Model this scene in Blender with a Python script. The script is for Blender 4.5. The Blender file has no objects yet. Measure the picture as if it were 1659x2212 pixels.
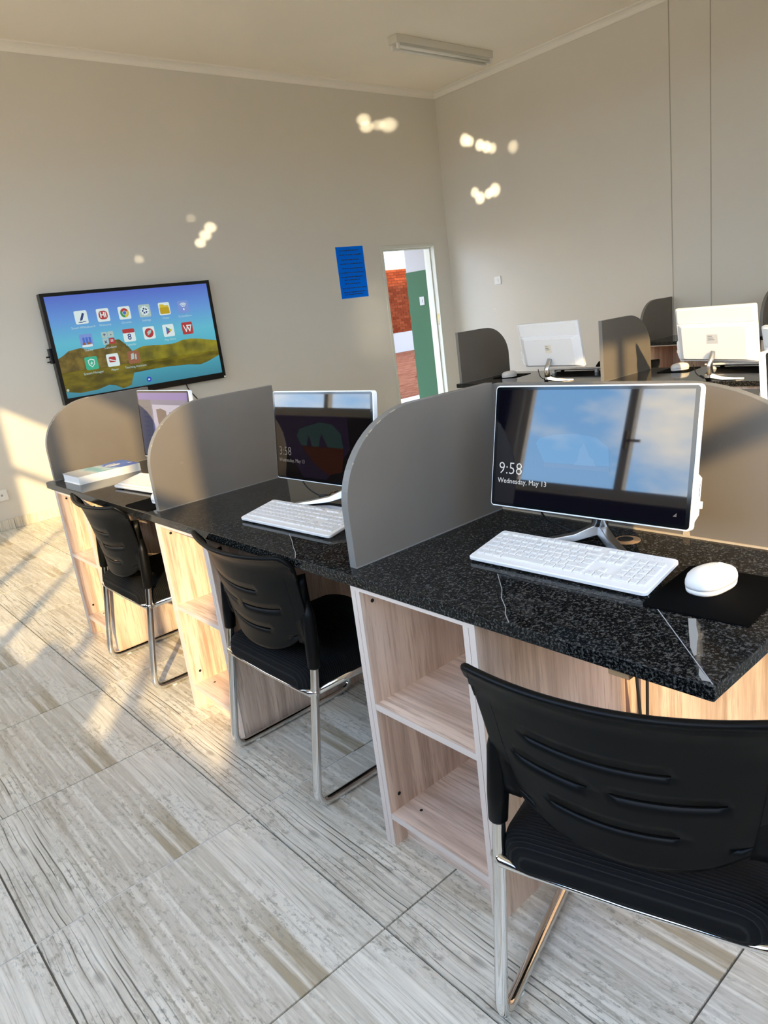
import bpy, bmesh, math, random
from mathutils import Vector, Matrix
random.seed(7)
PI = math.pi
S = bpy.context.scene
COL = S.collection

# ------------------------------------------------------------------ camera
CAM = (-0.9343, -0.4413, 1.3351)
YAW, PITCH, ROLL, FPX = 0.6857, -0.2711, -0.1296, 1567.33
fwd = Vector((math.sin(YAW) * math.cos(PITCH), math.cos(YAW) * math.cos(PITCH), math.sin(PITCH)))
rgt = Vector((math.cos(YAW), -math.sin(YAW), 0))
upv = rgt.cross(fwd)
r2 = rgt * math.cos(ROLL) + upv * math.sin(ROLL)
u2 = -rgt * math.sin(ROLL) + upv * math.cos(ROLL)
cd = bpy.data.cameras.new('camera')
cam = bpy.data.objects.new('camera', cd)
COL.objects.link(cam)
cam.matrix_world = Matrix(((r2.x, u2.x, -fwd.x, CAM[0]), (r2.y, u2.y, -fwd.y, CAM[1]), (r2.z, u2.z, -fwd.z, CAM[2]), (0, 0, 0, 1)))
cd.sensor_fit = 'HORIZONTAL'
cd.sensor_width = 36
cd.lens = FPX / 1659 * 36
cd.clip_start = 0.02
cd.clip_end = 300
S.camera = cam

# ------------------------------------------------------------------ sky, sun, exposure
W = bpy.data.worlds.new('sky')
S.world = W
W.use_nodes = True
wt = W.node_tree
wt.nodes.clear()
def wn(t, **k):
    n = wt.nodes.new(t)
    for a, b in k.items():
        setattr(n, a, b)
    return n
tc = wn('ShaderNodeTexCoord')
sx = wn('ShaderNodeSeparateXYZ')
wt.links.new(tc.outputs['Generated'], sx.inputs[0])
rp = wn('ShaderNodeValToRGB')
rp.color_ramp.elements[0].position = 0.0
rp.color_ramp.elements[0].color = (0.36, 0.60, 0.94, 1)
rp.color_ramp.elements[1].position = 0.7
rp.color_ramp.elements[1].color = (0.16, 0.40, 0.88, 1)
e = rp.color_ramp.elements.new(0.25)
e.color = (0.24, 0.51, 0.93, 1)
wt.links.new(sx.outputs['Z'], rp.inputs[0])
mp = wn('ShaderNodeMapping')
mp.inputs['Scale'].default_value = (1, 1, 2.6)
wt.links.new(tc.outputs['Generated'], mp.inputs[0])
nz = wn('ShaderNodeTexNoise')
nz.inputs['Scale'].default_value = 2.6
nz.inputs['Detail'].default_value = 7
nz.inputs['Roughness'].default_value = 0.6
wt.links.new(mp.outputs[0], nz.inputs[0])
cr = wn('ShaderNodeValToRGB')
cr.color_ramp.elements[0].position = 0.44
cr.color_ramp.elements[1].position = 0.66
wt.links.new(nz.outputs[0], cr.inputs[0])
mx = wn('ShaderNodeMix', data_type='RGBA')
wt.links.new(cr.outputs[0], mx.inputs['Factor'])
wt.links.new(rp.outputs[0], mx.inputs['A'])
mx.inputs['B'].default_value = (1.34, 1.14, 0.88, 1)
bg = wn('ShaderNodeBackground')
bg.inputs['Strength'].default_value = 4.7
wt.links.new(mx.outputs['Result'], bg.inputs[0])
wo = wn('ShaderNodeOutputWorld')
wt.links.new(bg.outputs[0], wo.inputs[0])

SUN_DIR = Vector((0.574, 0.819, -0.400)).normalized()
sd = bpy.data.lights.new('sun', 'SUN')
sd.energy = 4.2
sd.angle = math.radians(0.9)
sd.color = (1.0, 0.72, 0.38)
so = bpy.data.objects.new('sun', sd)
so.rotation_mode = 'QUATERNION'
so.rotation_quaternion = SUN_DIR.to_track_quat('-Z', 'Y')
so.location = (-8, -12, 9)
COL.objects.link(so)

S.view_settings.view_transform = 'Standard'
S.view_settings.look = 'None'
S.view_settings.gamma = 1
S.view_settings.use_curve_mapping = False
S.view_settings.exposure = 1.0
S.cycles.max_bounces = 10
S.cycles.diffuse_bounces = 6
S.cycles.caustics_reflective = False
S.cycles.caustics_refractive = False
S.cycles.sample_clamp_indirect = 6

# ------------------------------------------------------------------ materials
MATS = {}
def mat(name, color=(0.5, 0.5, 0.5), rough=0.5, metal=0.0, ior=1.45, emit=None, estr=1.0, spec=0.5, coat=0.0):
    if name in MATS:
        return MATS[name]
    m = bpy.data.materials.new(name)
    m.use_nodes = True
    b = m.node_tree.nodes['Principled BSDF']
    b.inputs['Base Color'].default_value = (*color, 1)
    b.inputs['Roughness'].default_value = rough
    b.inputs['Metallic'].default_value = metal
    b.inputs['IOR'].default_value = ior
    b.inputs['Specular IOR Level'].default_value = spec
    b.inputs['Coat Weight'].default_value = coat
    if emit:
        b.inputs['Emission Color'].default_value = (*emit, 1)
        b.inputs['Emission Strength'].default_value = estr
    MATS[name] = m
    return m

class NT:
    """small node helper on a Principled material"""
    def __init__(s, m):
        s.t = m.node_tree
        s.b = s.t.nodes['Principled BSDF']
    def n(s, t, **k):
        o = s.t.nodes.new(t)
        for a, b in k.items():
            setattr(o, a, b)
        return o
    def l(s, a, b):
        s.t.links.new(a, b)
    def coord(s, scale=(1, 1, 1), loc=(0, 0, 0), kind='Object', rand=False):
        tc = s.n('ShaderNodeTexCoord')
        mp = s.n('ShaderNodeMapping')
        mp.inputs['Scale'].default_value = scale
        mp.inputs['Location'].default_value = loc
        src = tc.outputs[kind]
        if rand:
            oi = s.n('ShaderNodeObjectInfo')
            mu = s.n('ShaderNodeMath', operation='MULTIPLY')
            mu.inputs[1].default_value = 37.0
            s.l(oi.outputs['Random'], mu.inputs[0])
            ad = s.n('ShaderNodeVectorMath', operation='ADD')
            s.l(src, ad.inputs[0])
            s.l(mu.outputs[0], ad.inputs[1])
            src = ad.outputs[0]
        s.l(src, mp.inputs[0])
        return mp.outputs[0]
    def noise(s, vec, scale, detail=4, rough=0.5, dist=0.0):
        o = s.n('ShaderNodeTexNoise')
        o.inputs['Scale'].default_value = scale
        o.inputs['Detail'].default_value = detail
        o.inputs['Roughness'].default_value = rough
        o.inputs['Distortion'].default_value = dist
        s.l(vec, o.inputs['Vector'])
        return o.outputs[0]
    def ramp(s, fac, stops, interp='LINEAR'):
        o = s.n('ShaderNodeValToRGB')
        cr = o.color_ramp
        cr.interpolation = interp
        while len(cr.elements) < len(stops):
            cr.elements.new(0.5)
        for el, (p, c) in zip(cr.elements, stops):
            el.position = p
            el.color = (*c, 1) if len(c) == 3 else c
        s.l(fac, o.inputs[0])
        return o.outputs[0]
    def mix(s, fac, a, b, blend='MIX'):
        o = s.n('ShaderNodeMix', data_type='RGBA', blend_type=blend)
        for v, k in ((fac, 'Factor'), (a, 'A'), (b, 'B')):
            if hasattr(v, 'is_linked'):
                s.l(v, o.inputs[k])
            elif k == 'Factor':
                o.inputs[k].default_value = v
            else:
                o.inputs[k].default_value = (*v, 1)
        return o.outputs['Result']
    def bump(s, h, strength=0.2, dist=0.01):
        o = s.n('ShaderNodeBump')
        o.inputs['Strength'].default_value = strength
        o.inputs['Distance'].default_value = dist
        s.l(h, o.inputs['Height'])
        s.l(o.outputs[0], s.b.inputs['Normal'])
    def col(s, c):
        s.l(c, s.b.inputs['Base Color'])
    def math(s, op, a, b=None):
        o = s.n('ShaderNodeMath', operation=op)
        for i, v in enumerate((a, b)):
            if v is None:
                continue
            if hasattr(v, 'is_linked'):
                s.l(v, o.inputs[i])
            else:
                o.inputs[i].default_value = v
        return o.outputs[0]

g3 = lambda v: (v, v, v)

def mk_paint(name, color, bump=0.06):
    m = mat(name, color, 0.75, spec=0.3)
    t = NT(m)
    v = t.coord((1, 1, 1))
    n1 = t.noise(v, 1.3, 3)
    t.col(t.mix(n1, tuple(c * 0.96 for c in color), tuple(min(1, c * 1.04) for c in color)))
    t.bump(t.noise(v, 240, 3), bump, 0.002)
    return m

mk_paint('wall_paint', (0.70, 0.66, 0.575))
mk_paint('ceiling_paint', (0.94, 0.875, 0.75))
mk_paint('cornice_paint', (0.88, 0.84, 0.75), 0.03)
mk_paint('green_paint', (0.033, 0.088, 0.040))
mk_paint('white_render', (0.34, 0.335, 0.325), 0.2)
mk_paint('outer_render', (0.55, 0.50, 0.42), 0.2)
mk_paint('door_paint', (0.66, 0.66, 0.57), 0.02)
mat('joint', (0.46, 0.42, 0.34), 0.9)
mat('grout', (0.20, 0.185, 0.16), 0.9)

def mk_tile():
    m = mat('wood_look_tile', (0.5, 0.47, 0.42), 0.22)
    t = NT(m)
    v = t.coord((1, 1, 1))
    tcx = t.n('ShaderNodeSeparateXYZ')
    t.l(v, tcx.inputs[0])
    u = t.math('DIVIDE', t.math('ADD', tcx.outputs[0], 0.295), 0.59)     # 0..1 across the planks
    w = t.math('DIVIDE', t.math('ADD', tcx.outputs[1], 0.295), 0.59)     # 0..1 along the planks
    K = 1.50
    q = lambda a, b, c: (a * K * 1.03, b * K * 0.985, c * K * 0.90)
    plank = t.ramp(u, [(0.0, q(0.47, 0.46, 0.415)), (0.285, q(0.44, 0.42, 0.375)), (0.47, q(0.42, 0.40, 0.355)), (0.60, q(0.43, 0.41, 0.36)), (0.735, q(0.54, 0.53, 0.485)), (0.86, q(0.49, 0.48, 0.435))], 'CONSTANT')
    # brown stripe at the near end of one plank
    brown = t.ramp(u, [(0.0, g3(0)), (0.60, g3(1)), (0.735, g3(0))], 'CONSTANT')
    edge = t.math('MULTIPLY', t.noise(t.coord((46, 3, 1)), 1.0, 5, 0.6), 0.55)
    bw = t.ramp(t.math('ADD', w, edge), [(0.0, g3(0.95)), (0.46, g3(0.85)), (0.78, g3(0.10)), (1.0, g3(0))])
    c = t.mix(t.math('MULTIPLY', brown, bw), plank, q(0.27, 0.225, 0.15))
    brown2 = t.ramp(u, [(0.0, g3(0)), (0.285, g3(0.55)), (0.47, g3(0)), ], 'CONSTANT')
    b2 = t.ramp(t.noise(t.coord((20, 2.0, 1), (5, 3, 0)), 1.2, 6, 0.65), [(0.45, g3(0)), (0.62, g3(1))])
    c = t.mix(t.math('MULTIPLY', brown2, b2), c, q(0.30, 0.265, 0.205))
    # long streaks
    st = t.noise(t.coord((60, 2.0, 1)), 2.0, 8, 0.66)
    c = t.mix(t.ramp(st, [(0.38, g3(0.75)), (0.53, g3(0))]), c, q(0.26, 0.24, 0.195))
    st2 = t.noise(t.coord((30, 1.3, 1), (3, 7, 0)), 2.0, 6, 0.6)
    c = t.mix(t.ramp(st2, [(0.47, g3(0)), (0.66, g3(0.75))]), c, q(0.60, 0.59, 0.545))
    # weathered specks
    bl = t.noise(t.coord((34, 13, 1), (1, 2, 0)), 2.4, 7, 0.75)
    blm = t.noise(t.coord((7, 3, 1), (6, 1, 0)), 1.0, 3, 0.5)
    c = t.mix(t.math('MULTIPLY', t.ramp(bl, [(0.51, g3(0)), (0.62, g3(0.9))]), t.ramp(blm, [(0.38, g3(0)), (0.56, g3(1))])), c, q(0.22, 0.21, 0.175))
    # fine dark growth lines sweeping round a knot on the first plank
    dx = t.math('SUBTRACT', u, 0.125)
    dy = t.math('MULTIPLY', t.math('SUBTRACT', w, 0.64), 0.42)
    rr = t.math('SQRT', t.math('ADD', t.math('MULTIPLY', dx, dx), t.math('MULTIPLY', dy, dy)))
    push = t.math('DIVIDE', dx, t.math('ADD', t.math('MULTIPLY', rr, 14.0), 0.22))
    nzp = t.math('ADD', t.math('MULTIPLY', t.noise(t.coord((3.0, 1.4, 1), (4, 1, 0)), 1.0, 2, 0.4), 0.17), t.math('MULTIPLY', t.noise(t.coord((22, 1.0, 1), (2, 5, 0)), 1.0, 3, 0.5), 0.05))
    ph = t.math('MULTIPLY', t.math('ADD', t.math('SUBTRACT', u, t.math('MULTIPLY', push, 0.16)), nzp), 260.0)
    ln = t.math('SINE', ph)
    lnm = t.ramp(ln, [(0.80, g3(0)), (1.0, g3(1))])
    lin_mask = t.ramp(u, [(0.0, g3(0.9)), (0.25, g3(0.9)), (0.31, g3(0.12)), (0.55, g3(0.0)), (0.74, g3(0.0)), (0.80, g3(0.30)), (1.0, g3(0.25))])
    brk = t.ramp(t.noise(t.coord((30, 2.2, 1), (9, 4, 0)), 1.4, 4), [(0.40, g3(0.05)), (0.60, g3(1))])
    k = t.math('MULTIPLY', t.math('MULTIPLY', lnm, lin_mask), brk)
    c = t.mix(k, c, (0.085, 0.078, 0.062))
    kn = t.ramp(rr, [(0.0, g3(1)), (0.010, g3(0.9)), (0.020, g3(0))])
    c = t.mix(t.math('MULTIPLY', kn, 0.6), c, (0.30, 0.27, 0.22))
    oi = t.n('ShaderNodeObjectInfo')
    tint = t.ramp(oi.outputs['Random'], [(0, (0.96, 0.95, 0.93)), (1, (1.03, 1.03, 1.02))])
    c = t.mix(1.0, c, tint, 'MULTIPLY')
    t.col(c)
    t.l(t.ramp(st, [(0.3, g3(0.34)), (0.7, g3(0.20))]), t.b.inputs['Roughness'])
    t.bump(t.math('ADD', st, t.math('MULTIPLY', k, -0.6)), 0.08, 0.002)
mk_tile()

def mk_wood(name, axis, light=1.0):
    m = mat(name, (0.5, 0.4, 0.3), 0.42)
    t = NT(m)
    sc = {'z': (26, 26, 1.5), 'y': (26, 1.5, 26), 'x': (1.5, 26, 26)}[axis]
    v = t.coord(sc, rand=True)
    n1 = t.noise(v, 1.0, 6, 0.62, 0.3)
    c = t.ramp(n1, [(0.32, (0.31 * light, 0.215 * light, 0.155 * light)), (0.52, (0.52 * light, 0.405 * light, 0.315 * light)), (0.72, (0.60 * light, 0.485 * light, 0.39 * light))])
    n2 = t.noise(t.coord(tuple(s * 5 for s in sc), rand=True), 1.0, 3, 0.6)
    c = t.mix(t.ramp(n2, [(0.34, g3(0.65)), (0.5, g3(0))]), c, (0.27 * light, 0.185 * light, 0.13 * light))
    n3 = t.noise(t.coord(tuple(s * 0.18 for s in sc), rand=True), 1.0, 3, 0.5, 1.2)
    c = t.mix(t.ramp(n3, [(0.46, g3(0)), (0.62, g3(0.45))]), c, (0.43 * light, 0.315 * light, 0.235 * light))
    t.col(c)
    t.bump(n2, 0.05, 0.002)
mk_wood('oak_upright', 'z', 1.56)
mk_wood('oak_across', 'y', 1.56)
mat('oak_edge', (0.68, 0.57, 0.48), 0.5)
mat('dark_hole', (0.01, 0.009, 0.008), 0.9)
mat('raw_board', (0.42, 0.25, 0.12), 0.8)

def mk_granite():
    m = mat('granite', (0.01, 0.01, 0.01), 0.06, ior=1.45, spec=0.18)
    t = NT(m)
    v = t.coord((1, 1, 1))
    n1 = t.noise(v, 190, 3, 0.65)
    c = t.ramp(n1, [(0.0, (0.002, 0.002, 0.002)), (0.50, (0.003, 0.003, 0.003)), (0.55, (0.028, 0.028, 0.026)), (0.66, (0.090, 0.088, 0.080))])
    n2 = t.noise(v, 420, 2, 0.6)
    c = t.mix(t.ramp(n2, [(0.60, g3(0)), (0.68, g3(0.8))]), c, (0.075, 0.074, 0.068))
    t.col(c)
mk_granite()
mk_g = mat('granite_edge', (0.02, 0.02, 0.02), 0.16, ior=1.55)
t_ = NT(mk_g)
v_ = t_.coord((1, 1, 1))
t_.col(t_.ramp(t_.noise(v_, 260, 3, 0.65), [(0.0, (0.006, 0.006, 0.007)), (0.46, (0.012, 0.012, 0.013)), (0.55, (0.05, 0.05, 0.05)), (0.68, (0.13, 0.13, 0.125))]))
mat('pale_reflection', (0.30, 0.30, 0.285), 0.5)  # pale colour for reflections painted on the granite

def mk_melamine():
    m = mat('grey_melamine', (0.15, 0.131, 0.108), 0.34)
    t = NT(m)
    v = t.coord((1, 1, 1), rand=True)
    n1 = t.noise(v, 5, 5, 0.6)
    c = t.mix(n1, (0.142, 0.122, 0.099), (0.172, 0.149, 0.122))
    sp = t.noise(t.coord((18, 60, 18), rand=True), 1.0, 2)
    c = t.mix(t.ramp(sp, [(0.74, g3(0)), (0.80, g3(0.25))]), c, (0.28, 0.25, 0.21))
    t.col(c)
    t.l(t.ramp(t.noise(v, 9, 4), [(0.3, g3(0.46)), (0.7, g3(0.30))]), t.b.inputs['Roughness'])
mk_melamine()
mat('melamine_edge', (0.20, 0.19, 0.172), 0.42)
mat('chip_board', (0.46, 0.37, 0.26), 0.8)

mat('black_plastic', (0.003, 0.003, 0.0028), 0.40, spec=0.16)
def mk_fabric():
    m = mat('black_fabric', (0.006, 0.006, 0.006), 0.85, spec=0.25)
    t = NT(m)
    sx_ = t.n('ShaderNodeSeparateXYZ')
    t.l(t.coord((1, 1, 1)), sx_.inputs[0])
    wv = t.math('SINE', t.math('MULTIPLY', sx_.outputs[0], 900.0))
    t.col(t.ramp(wv, [(0.0, (0.002, 0.002, 0.002)), (0.85, (0.003, 0.003, 0.003)), (1.0, (0.014, 0.014, 0.013))]))
    t.bump(wv, 0.5, 0.002)
mk_fabric()
mat('chrome', (0.78, 0.78, 0.76), 0.10, 1.0)
mat('steel_white', (0.72, 0.72, 0.70), 0.35, 0.3)
mat('foot_white', (0.80, 0.80, 0.76), 0.5)
mat('computer_white', (0.90, 0.90, 0.89), 0.36)
mat('white_plastic', (0.84, 0.81, 0.765), 0.36)
mat('key_white', (0.76, 0.735, 0.70), 0.45)
mat('key_print', (0.30, 0.30, 0.31), 0.6)
mat('brushed_alu', (0.66, 0.66, 0.66), 0.28, 1.0)
mat('bezel_black', (0.002, 0.003, 0.004), 0.08, ior=1.5)
mat('rubber_black', (0.0015, 0.0015, 0.0015), 0.85, spec=0.06)
mat('cable_black', (0.008, 0.008, 0.008), 0.5)
mat('sticker_paper', (0.62, 0.63, 0.62), 0.7)
mat('sticker_cream', (0.85, 0.80, 0.66), 0.7)
mat('ink', (0.05, 0.05, 0.06), 0.7)
mat('seam_grey', (0.35, 0.36, 0.38), 0.6)
mat('tv_black', (0.006, 0.006, 0.006), 0.25)
mat('poster_blue', (0.0, 0.17, 0.88), 0.8, spec=0.05)
mat('poster_ink', (0.004, 0.012, 0.09), 0.6)
mat('socket_white', (0.80, 0.79, 0.74), 0.4)
mat('lamp_enamel', (0.70, 0.67, 0.58), 0.4)
mat('lamp_tube', (0.78, 0.77, 0.72), 0.25)
mat('window_paint', (0.70, 0.66, 0.57), 0.5)
mat('brass', (0.35, 0.27, 0.12), 0.4, 0.8)
mat('concrete', (0.62, 0.55, 0.47), 0.8)
mat('mortar', (0.34, 0.19, 0.11), 0.9, spec=0.0)

def mk_varied(name, c0, c1, rough=0.85):
    m = mat(name, c0, rough, spec=0.0)
    t = NT(m)
    oi = t.n('ShaderNodeObjectInfo')
    c = t.ramp(oi.outputs['Random'], [(0, c0), (1, c1)])
    n = t.noise(t.coord((1, 1, 1), rand=True), 30, 3)
    t.col(t.mix(t.ramp(n, [(0.4, g3(0)), (0.7, g3(0.35))]), c, tuple(x * 0.6 for x in c0)))
mk_varied('brick_red', (0.13, 0.024, 0.009), (0.22, 0.050, 0.019))
mk_varied('paver_red', (0.135, 0.050, 0.026), (0.18, 0.072, 0.040))

def mk_paving():
    m = mat('paving', (0.42, 0.21, 0.155), 0.9, spec=0.0)
    t = NT(m)
    br = t.n('ShaderNodeTexBrick')
    t.l(t.coord((1, 1, 1)), br.inputs['Vector'])
    br.inputs['Color1'].default_value = (0.135, 0.050, 0.026, 1)
    br.inputs['Color2'].default_value = (0.18, 0.072, 0.040, 1)
    br.inputs['Mortar'].default_value = (0.06, 0.025, 0.014, 1)
    br.inputs['Scale'].default_value = 1.0
    br.inputs['Mortar Size'].default_value = 0.006
    br.inputs['Brick Width'].default_value = 0.26
    br.inputs['Row Height'].default_value = 0.13
    t.col(br.outputs[0])
mk_paving()

def mk_brickfar():
    m = mat('brick_far', (0.3, 0.12, 0.07), 0.9)
    t = NT(m)
    br = t.n('ShaderNodeTexBrick')
    tcn = t.n('ShaderNodeTexCoord')
    mpn = t.n('ShaderNodeMapping')
    mpn.inputs['Rotation'].default_value = (PI / 2, 0, 0)
    t.l(tcn.outputs['Object'], mpn.inputs[0])
    t.l(mpn.outputs[0], br.inputs['Vector'])
    br.inputs['Color1'].default_value = (0.13, 0.024, 0.009, 1)
    br.inputs['Color2'].default_value = (0.22, 0.050, 0.019, 1)
    br.inputs['Mortar'].default_value = (0.32, 0.18, 0.11, 1)
    br.inputs['Scale'].default_value = 1.0
    br.inputs['Mortar Size'].default_value = 0.012
    br.inputs['Brick Width'].default_value = 0.24
    br.inputs['Row Height'].default_value = 0.085
    t.col(br.outputs[0])
mk_brickfar()

def mk_glass():
    m = bpy.data.materials.new('window_glass')
    m.use_nodes = True
    nt = m.node_tree
    nt.nodes.clear()
    o = nt.nodes.new('ShaderNodeOutputMaterial')
    mxs = nt.nodes.new('ShaderNodeMixShader')
    lw = nt.nodes.new('ShaderNodeLayerWeight')
    pw = nt.nodes.new('ShaderNodeMath')
    pw.operation = 'POWER'
    pw.inputs[1].default_value = 5.0
    nt.links.new(lw.outputs['Facing'], pw.inputs[0])
    fr = nt.nodes.new('ShaderNodeMath')
    fr.operation = 'MULTIPLY_ADD'
    fr.inputs[1].default_value = 0.90
    fr.inputs[2].default_value = 0.04
    nt.links.new(pw.outputs[0], fr.inputs[0])
    tr = nt.nodes.new('ShaderNodeBsdfTransparent')
    tr.inputs[0].default_value = (0.96, 0.97, 0.96, 1)
    gl = nt.nodes.new('ShaderNodeBsdfGlossy')
    gl.inputs['Roughness'].default_value = 0.02
    nt.links.new(fr.outputs[0], mxs.inputs[0])
    nt.links.new(tr.outputs[0], mxs.inputs[1])
    nt.links.new(gl.outputs[0], mxs.inputs[2])
    nt.links.new(mxs.outputs[0], o.inputs[0])
    MATS['window_glass'] = m
mk_glass()

def screen_mat(name, rgb, strength=1.0, rough=0.03, ior=1.75):
    strength *= 0.45
    return mat(name, (0.0, 0.0, 0.0), rough, ior=ior, emit=rgb, estr=strength)
def s2l(r, g, b):
    f = lambda c: (c / 255 / 12.92) if c <= 10 else ((c / 255 + 0.055) / 1.055) ** 2.4
    return (f(r), f(g), f(b))

# ------------------------------------------------------------------ mesh helpers
class MB:
    def __init__(s, xf=None):
        s.v, s.f, s.xf = [], [], xf
    def add(s, verts, faces):
        o = len(s.v)
        for p in verts:
            s.v.append(tuple(s.xf(p)) if s.xf else tuple(p))
        for f in faces:
            s.f.append([i + o for i in f])
        return s
    def box(s, x0, x1, y0, y1, z0, z1):
        v = [(x0, y0, z0), (x1, y0, z0), (x1, y1, z0), (x0, y1, z0), (x0, y0, z1), (x1, y0, z1), (x1, y1, z1), (x0, y1, z1)]
        return s.add(v, [(0, 3, 2, 1), (4, 5, 6, 7), (0, 1, 5, 4), (1, 2, 6, 5), (2, 3, 7, 6), (3, 0, 4, 7)])
    def prism(s, poly, axis, a0, a1):
        """poly in the two other axes (cyclic order), extruded along axis"""
        n = len(poly)
        def P(p, a):
            return {'x': (a, p[0], p[1]), 'y': (p[0], a, p[1]), 'z': (p[0], p[1], a)}[axis]
        v = [P(p, a0) for p in poly] + [P(p, a1) for p in poly]
        f = [tuple(range(n - 1, -1, -1)), tuple(range(n, 2 * n))] + [(i, (i + 1) % n, n + (i + 1) % n, n + i) for i in range(n)]
        return s.add(v, f)
    def loft(s, rings, closed=True, caps=True):
        n = len(rings[0])
        v = [p for r in rings for p in r]
        f = []
        for k in range(len(rings) - 1):
            for i in range(n if closed else n - 1):
                j = (i + 1) % n
                f.append((k * n + i, k * n + j, (k + 1) * n + j, (k + 1) * n + i))
        if caps:
            f.append(tuple(range(n - 1, -1, -1)))
            f.append(tuple(range((len(rings) - 1) * n, len(rings) * n)))
        return s.add(v, f)
    def tube(s, path, r, seg=10, flat=1.0):
        P = [Vector(p) for p in path]
        rings = []
        ref = None
        for i, p in enumerate(P):
            d = (P[min(i + 1, len(P) - 1)] - P[max(i - 1, 0)]).normalized()
            if ref is None:
                ref = Vector((0, 0, 1)) if abs(d.z) < 0.9 else Vector((0, 1, 0))
            a = (ref - d * ref.dot(d)).normalized()
            ref = a
            b = d.cross(a)
            rad = r[i] if isinstance(r, (list, tuple)) else r
            rings.append([p + (a * math.cos(2 * PI * k / seg) + b * math.sin(2 * PI * k / seg) * flat) * rad for k in range(seg)])
        return s.loft(rings)
    def disc(s, c, r, axis='z', h=0.001, seg=20, ry=None):
        ry = ry or r
        poly = [(r * math.cos(2 * PI * k / seg), ry * math.sin(2 * PI * k / seg)) for k in range(seg)]
        if axis == 'z':
            return s.prism([(c[0] + a, c[1] + b) for a, b in poly], 'z', c[2], c[2] + h)
        if axis == 'y':
            return s.prism([(c[0] + a, c[2] + b) for a, b in poly], 'y', c[1], c[1] + h)
        return s.prism([(c[1] + a, c[2] + b) for a, b in poly], 'x', c[0], c[0] + h)
    def mesh(s, name):
        me = bpy.data.meshes.new(name)
        me.from_pydata(s.v, [], s.f)
        bm = bmesh.new()
        bm.from_mesh(me)
        bmesh.ops.recalc_face_normals(bm, faces=bm.faces)
        bm.to_mesh(me)
        bm.free()
        me.update()
        return me
    def build(s, name, m, parent=None, smooth=False, bevel=0.0, seg=2, sub=0, solid=0.0):
        return obj(name, s.mesh(name), m, parent, smooth, bevel, seg, sub, solid)

def obj(name, me, m, parent=None, smooth=False, bevel=0.0, seg=2, sub=0, solid=0.0):
    if m:
        me.materials.clear()
        me.materials.append(MATS[m] if isinstance(m, str) else m)
    o = bpy.data.objects.new(name, me)
    COL.objects.link(o)
    if parent:
        o.parent = parent
    if smooth:
        me.shade_smooth()
    if solid:
        md = o.modifiers.new('solid', 'SOLIDIFY')
        md.thickness = solid
        md.offset = 0
    if bevel:
        md = o.modifiers.new('bevel', 'BEVEL')
        md.width = bevel
        md.segments = seg
        md.limit_method = 'ANGLE'
        md.angle_limit = math.radians(40)
        md.harden_normals = True
        me.shade_smooth()
    if sub:
        md = o.modifiers.new('sub', 'SUBSURF')
        md.levels = md.render_levels = sub
        me.shade_smooth()
    return o

def empty(name, loc=(0, 0, 0), rz=0):
    o = bpy.data.objects.new(name, None)
    o.location = loc
    o.rotation_euler = (0, 0, rz)
    o.empty_display_size = 0.05
    COL.objects.link(o)
    return o
def tag(o, label, cat, group=None):
    o['label'] = label
    o['category'] = cat
    if group:
        o['group'] = group
    return o
def struct(o, label=None):
    o['kind'] = 'structure'
    if label:
        o['label'] = label
    return o
def copy_tree(o, parent=None):
    c = o.copy()
    COL.objects.link(c)
    c.parent = parent
    for ch in list(o.children):
        copy_tree(ch, c)
    return c

def rrect(w, h, r, seg=5, cx=0, cy=0):
    pts = []
    for (sx_, sy_, a0) in ((1, 1, 0), (-1, 1, PI / 2), (-1, -1, PI), (1, -1, 3 * PI / 2)):
        for k in range(seg + 1):
            a = a0 + PI / 2 * k / seg
            pts.append((cx + sx_ * (w / 2 - r) + r * math.cos(a), cy + sy_ * (h / 2 - r) + r * math.sin(a)))
    return pts
def circ(cx, cy, r, seg=20, a0=0, a1=2 * PI, ry=None):
    n = seg if abs(a1 - a0) > 6.28 else seg + 1
    return [(cx + r * math.cos(a0 + (a1 - a0) * k / seg), cy + (ry or r) * math.sin(a0 + (a1 - a0) * k / seg)) for k in range(n)]
def ring_sector(cx, cy, r0, r1, a0, a1, seg=12):
    return circ(cx, cy, r1, seg, a0, a1) + circ(cx, cy, r0, seg, a1, a0)
def bend(path, r, seg=6):
    """round the inner corners of a polyline"""
    out = [Vector(path[0])]
    for i in range(1, len(path) - 1):
        p0, p, p1 = Vector(path[i - 1]), Vector(path[i]), Vector(path[i + 1])
        rr = r[i] if isinstance(r, (list, tuple)) else r
        a = p + (p0 - p).normalized() * min(rr, (p0 - p).length * 0.48)
        b = p + (p1 - p).normalized() * min(rr, (p1 - p).length * 0.48)
        for k in range(seg + 1):
            t = k / seg
            out.append(a * (1 - t) ** 2 + p * 2 * t * (1 - t) + b * t * t)
    out.append(Vector(path[-1]))
    return out

_txt = {}
def text2d(s, size, align='CENTER', bold=0.0):
    key = (s, size, align, bold)
    if key in _txt:
        return _txt[key]
    cu = bpy.data.curves.new('txt', 'FONT')
    cu.body = s
    cu.size = size
    cu.align_x = align
    cu.align_y = 'CENTER'
    cu.resolution_u = 2
    cu.offset = bold
    o = bpy.data.objects.new('txt', cu)
    COL.objects.link(o)
    dg = bpy.context.evaluated_depsgraph_get()
    me = bpy.data.meshes.new_from_object(o.evaluated_get(dg))
    r = ([(v.co.x, v.co.y) for v in me.vertices], [tuple(p.vertices) for p in me.polygons])
    bpy.data.objects.remove(o)
    bpy.data.curves.remove(cu)
    bpy.data.meshes.remove(me)
    _txt[key] = r
    return r

# ------------------------------------------------------------------ room shell
XL, XR, YB, YF, ZC, HCOR = -2.0, 5.793, -1.85, 5.926, 3.598, 3.538
TH = 0.12
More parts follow.
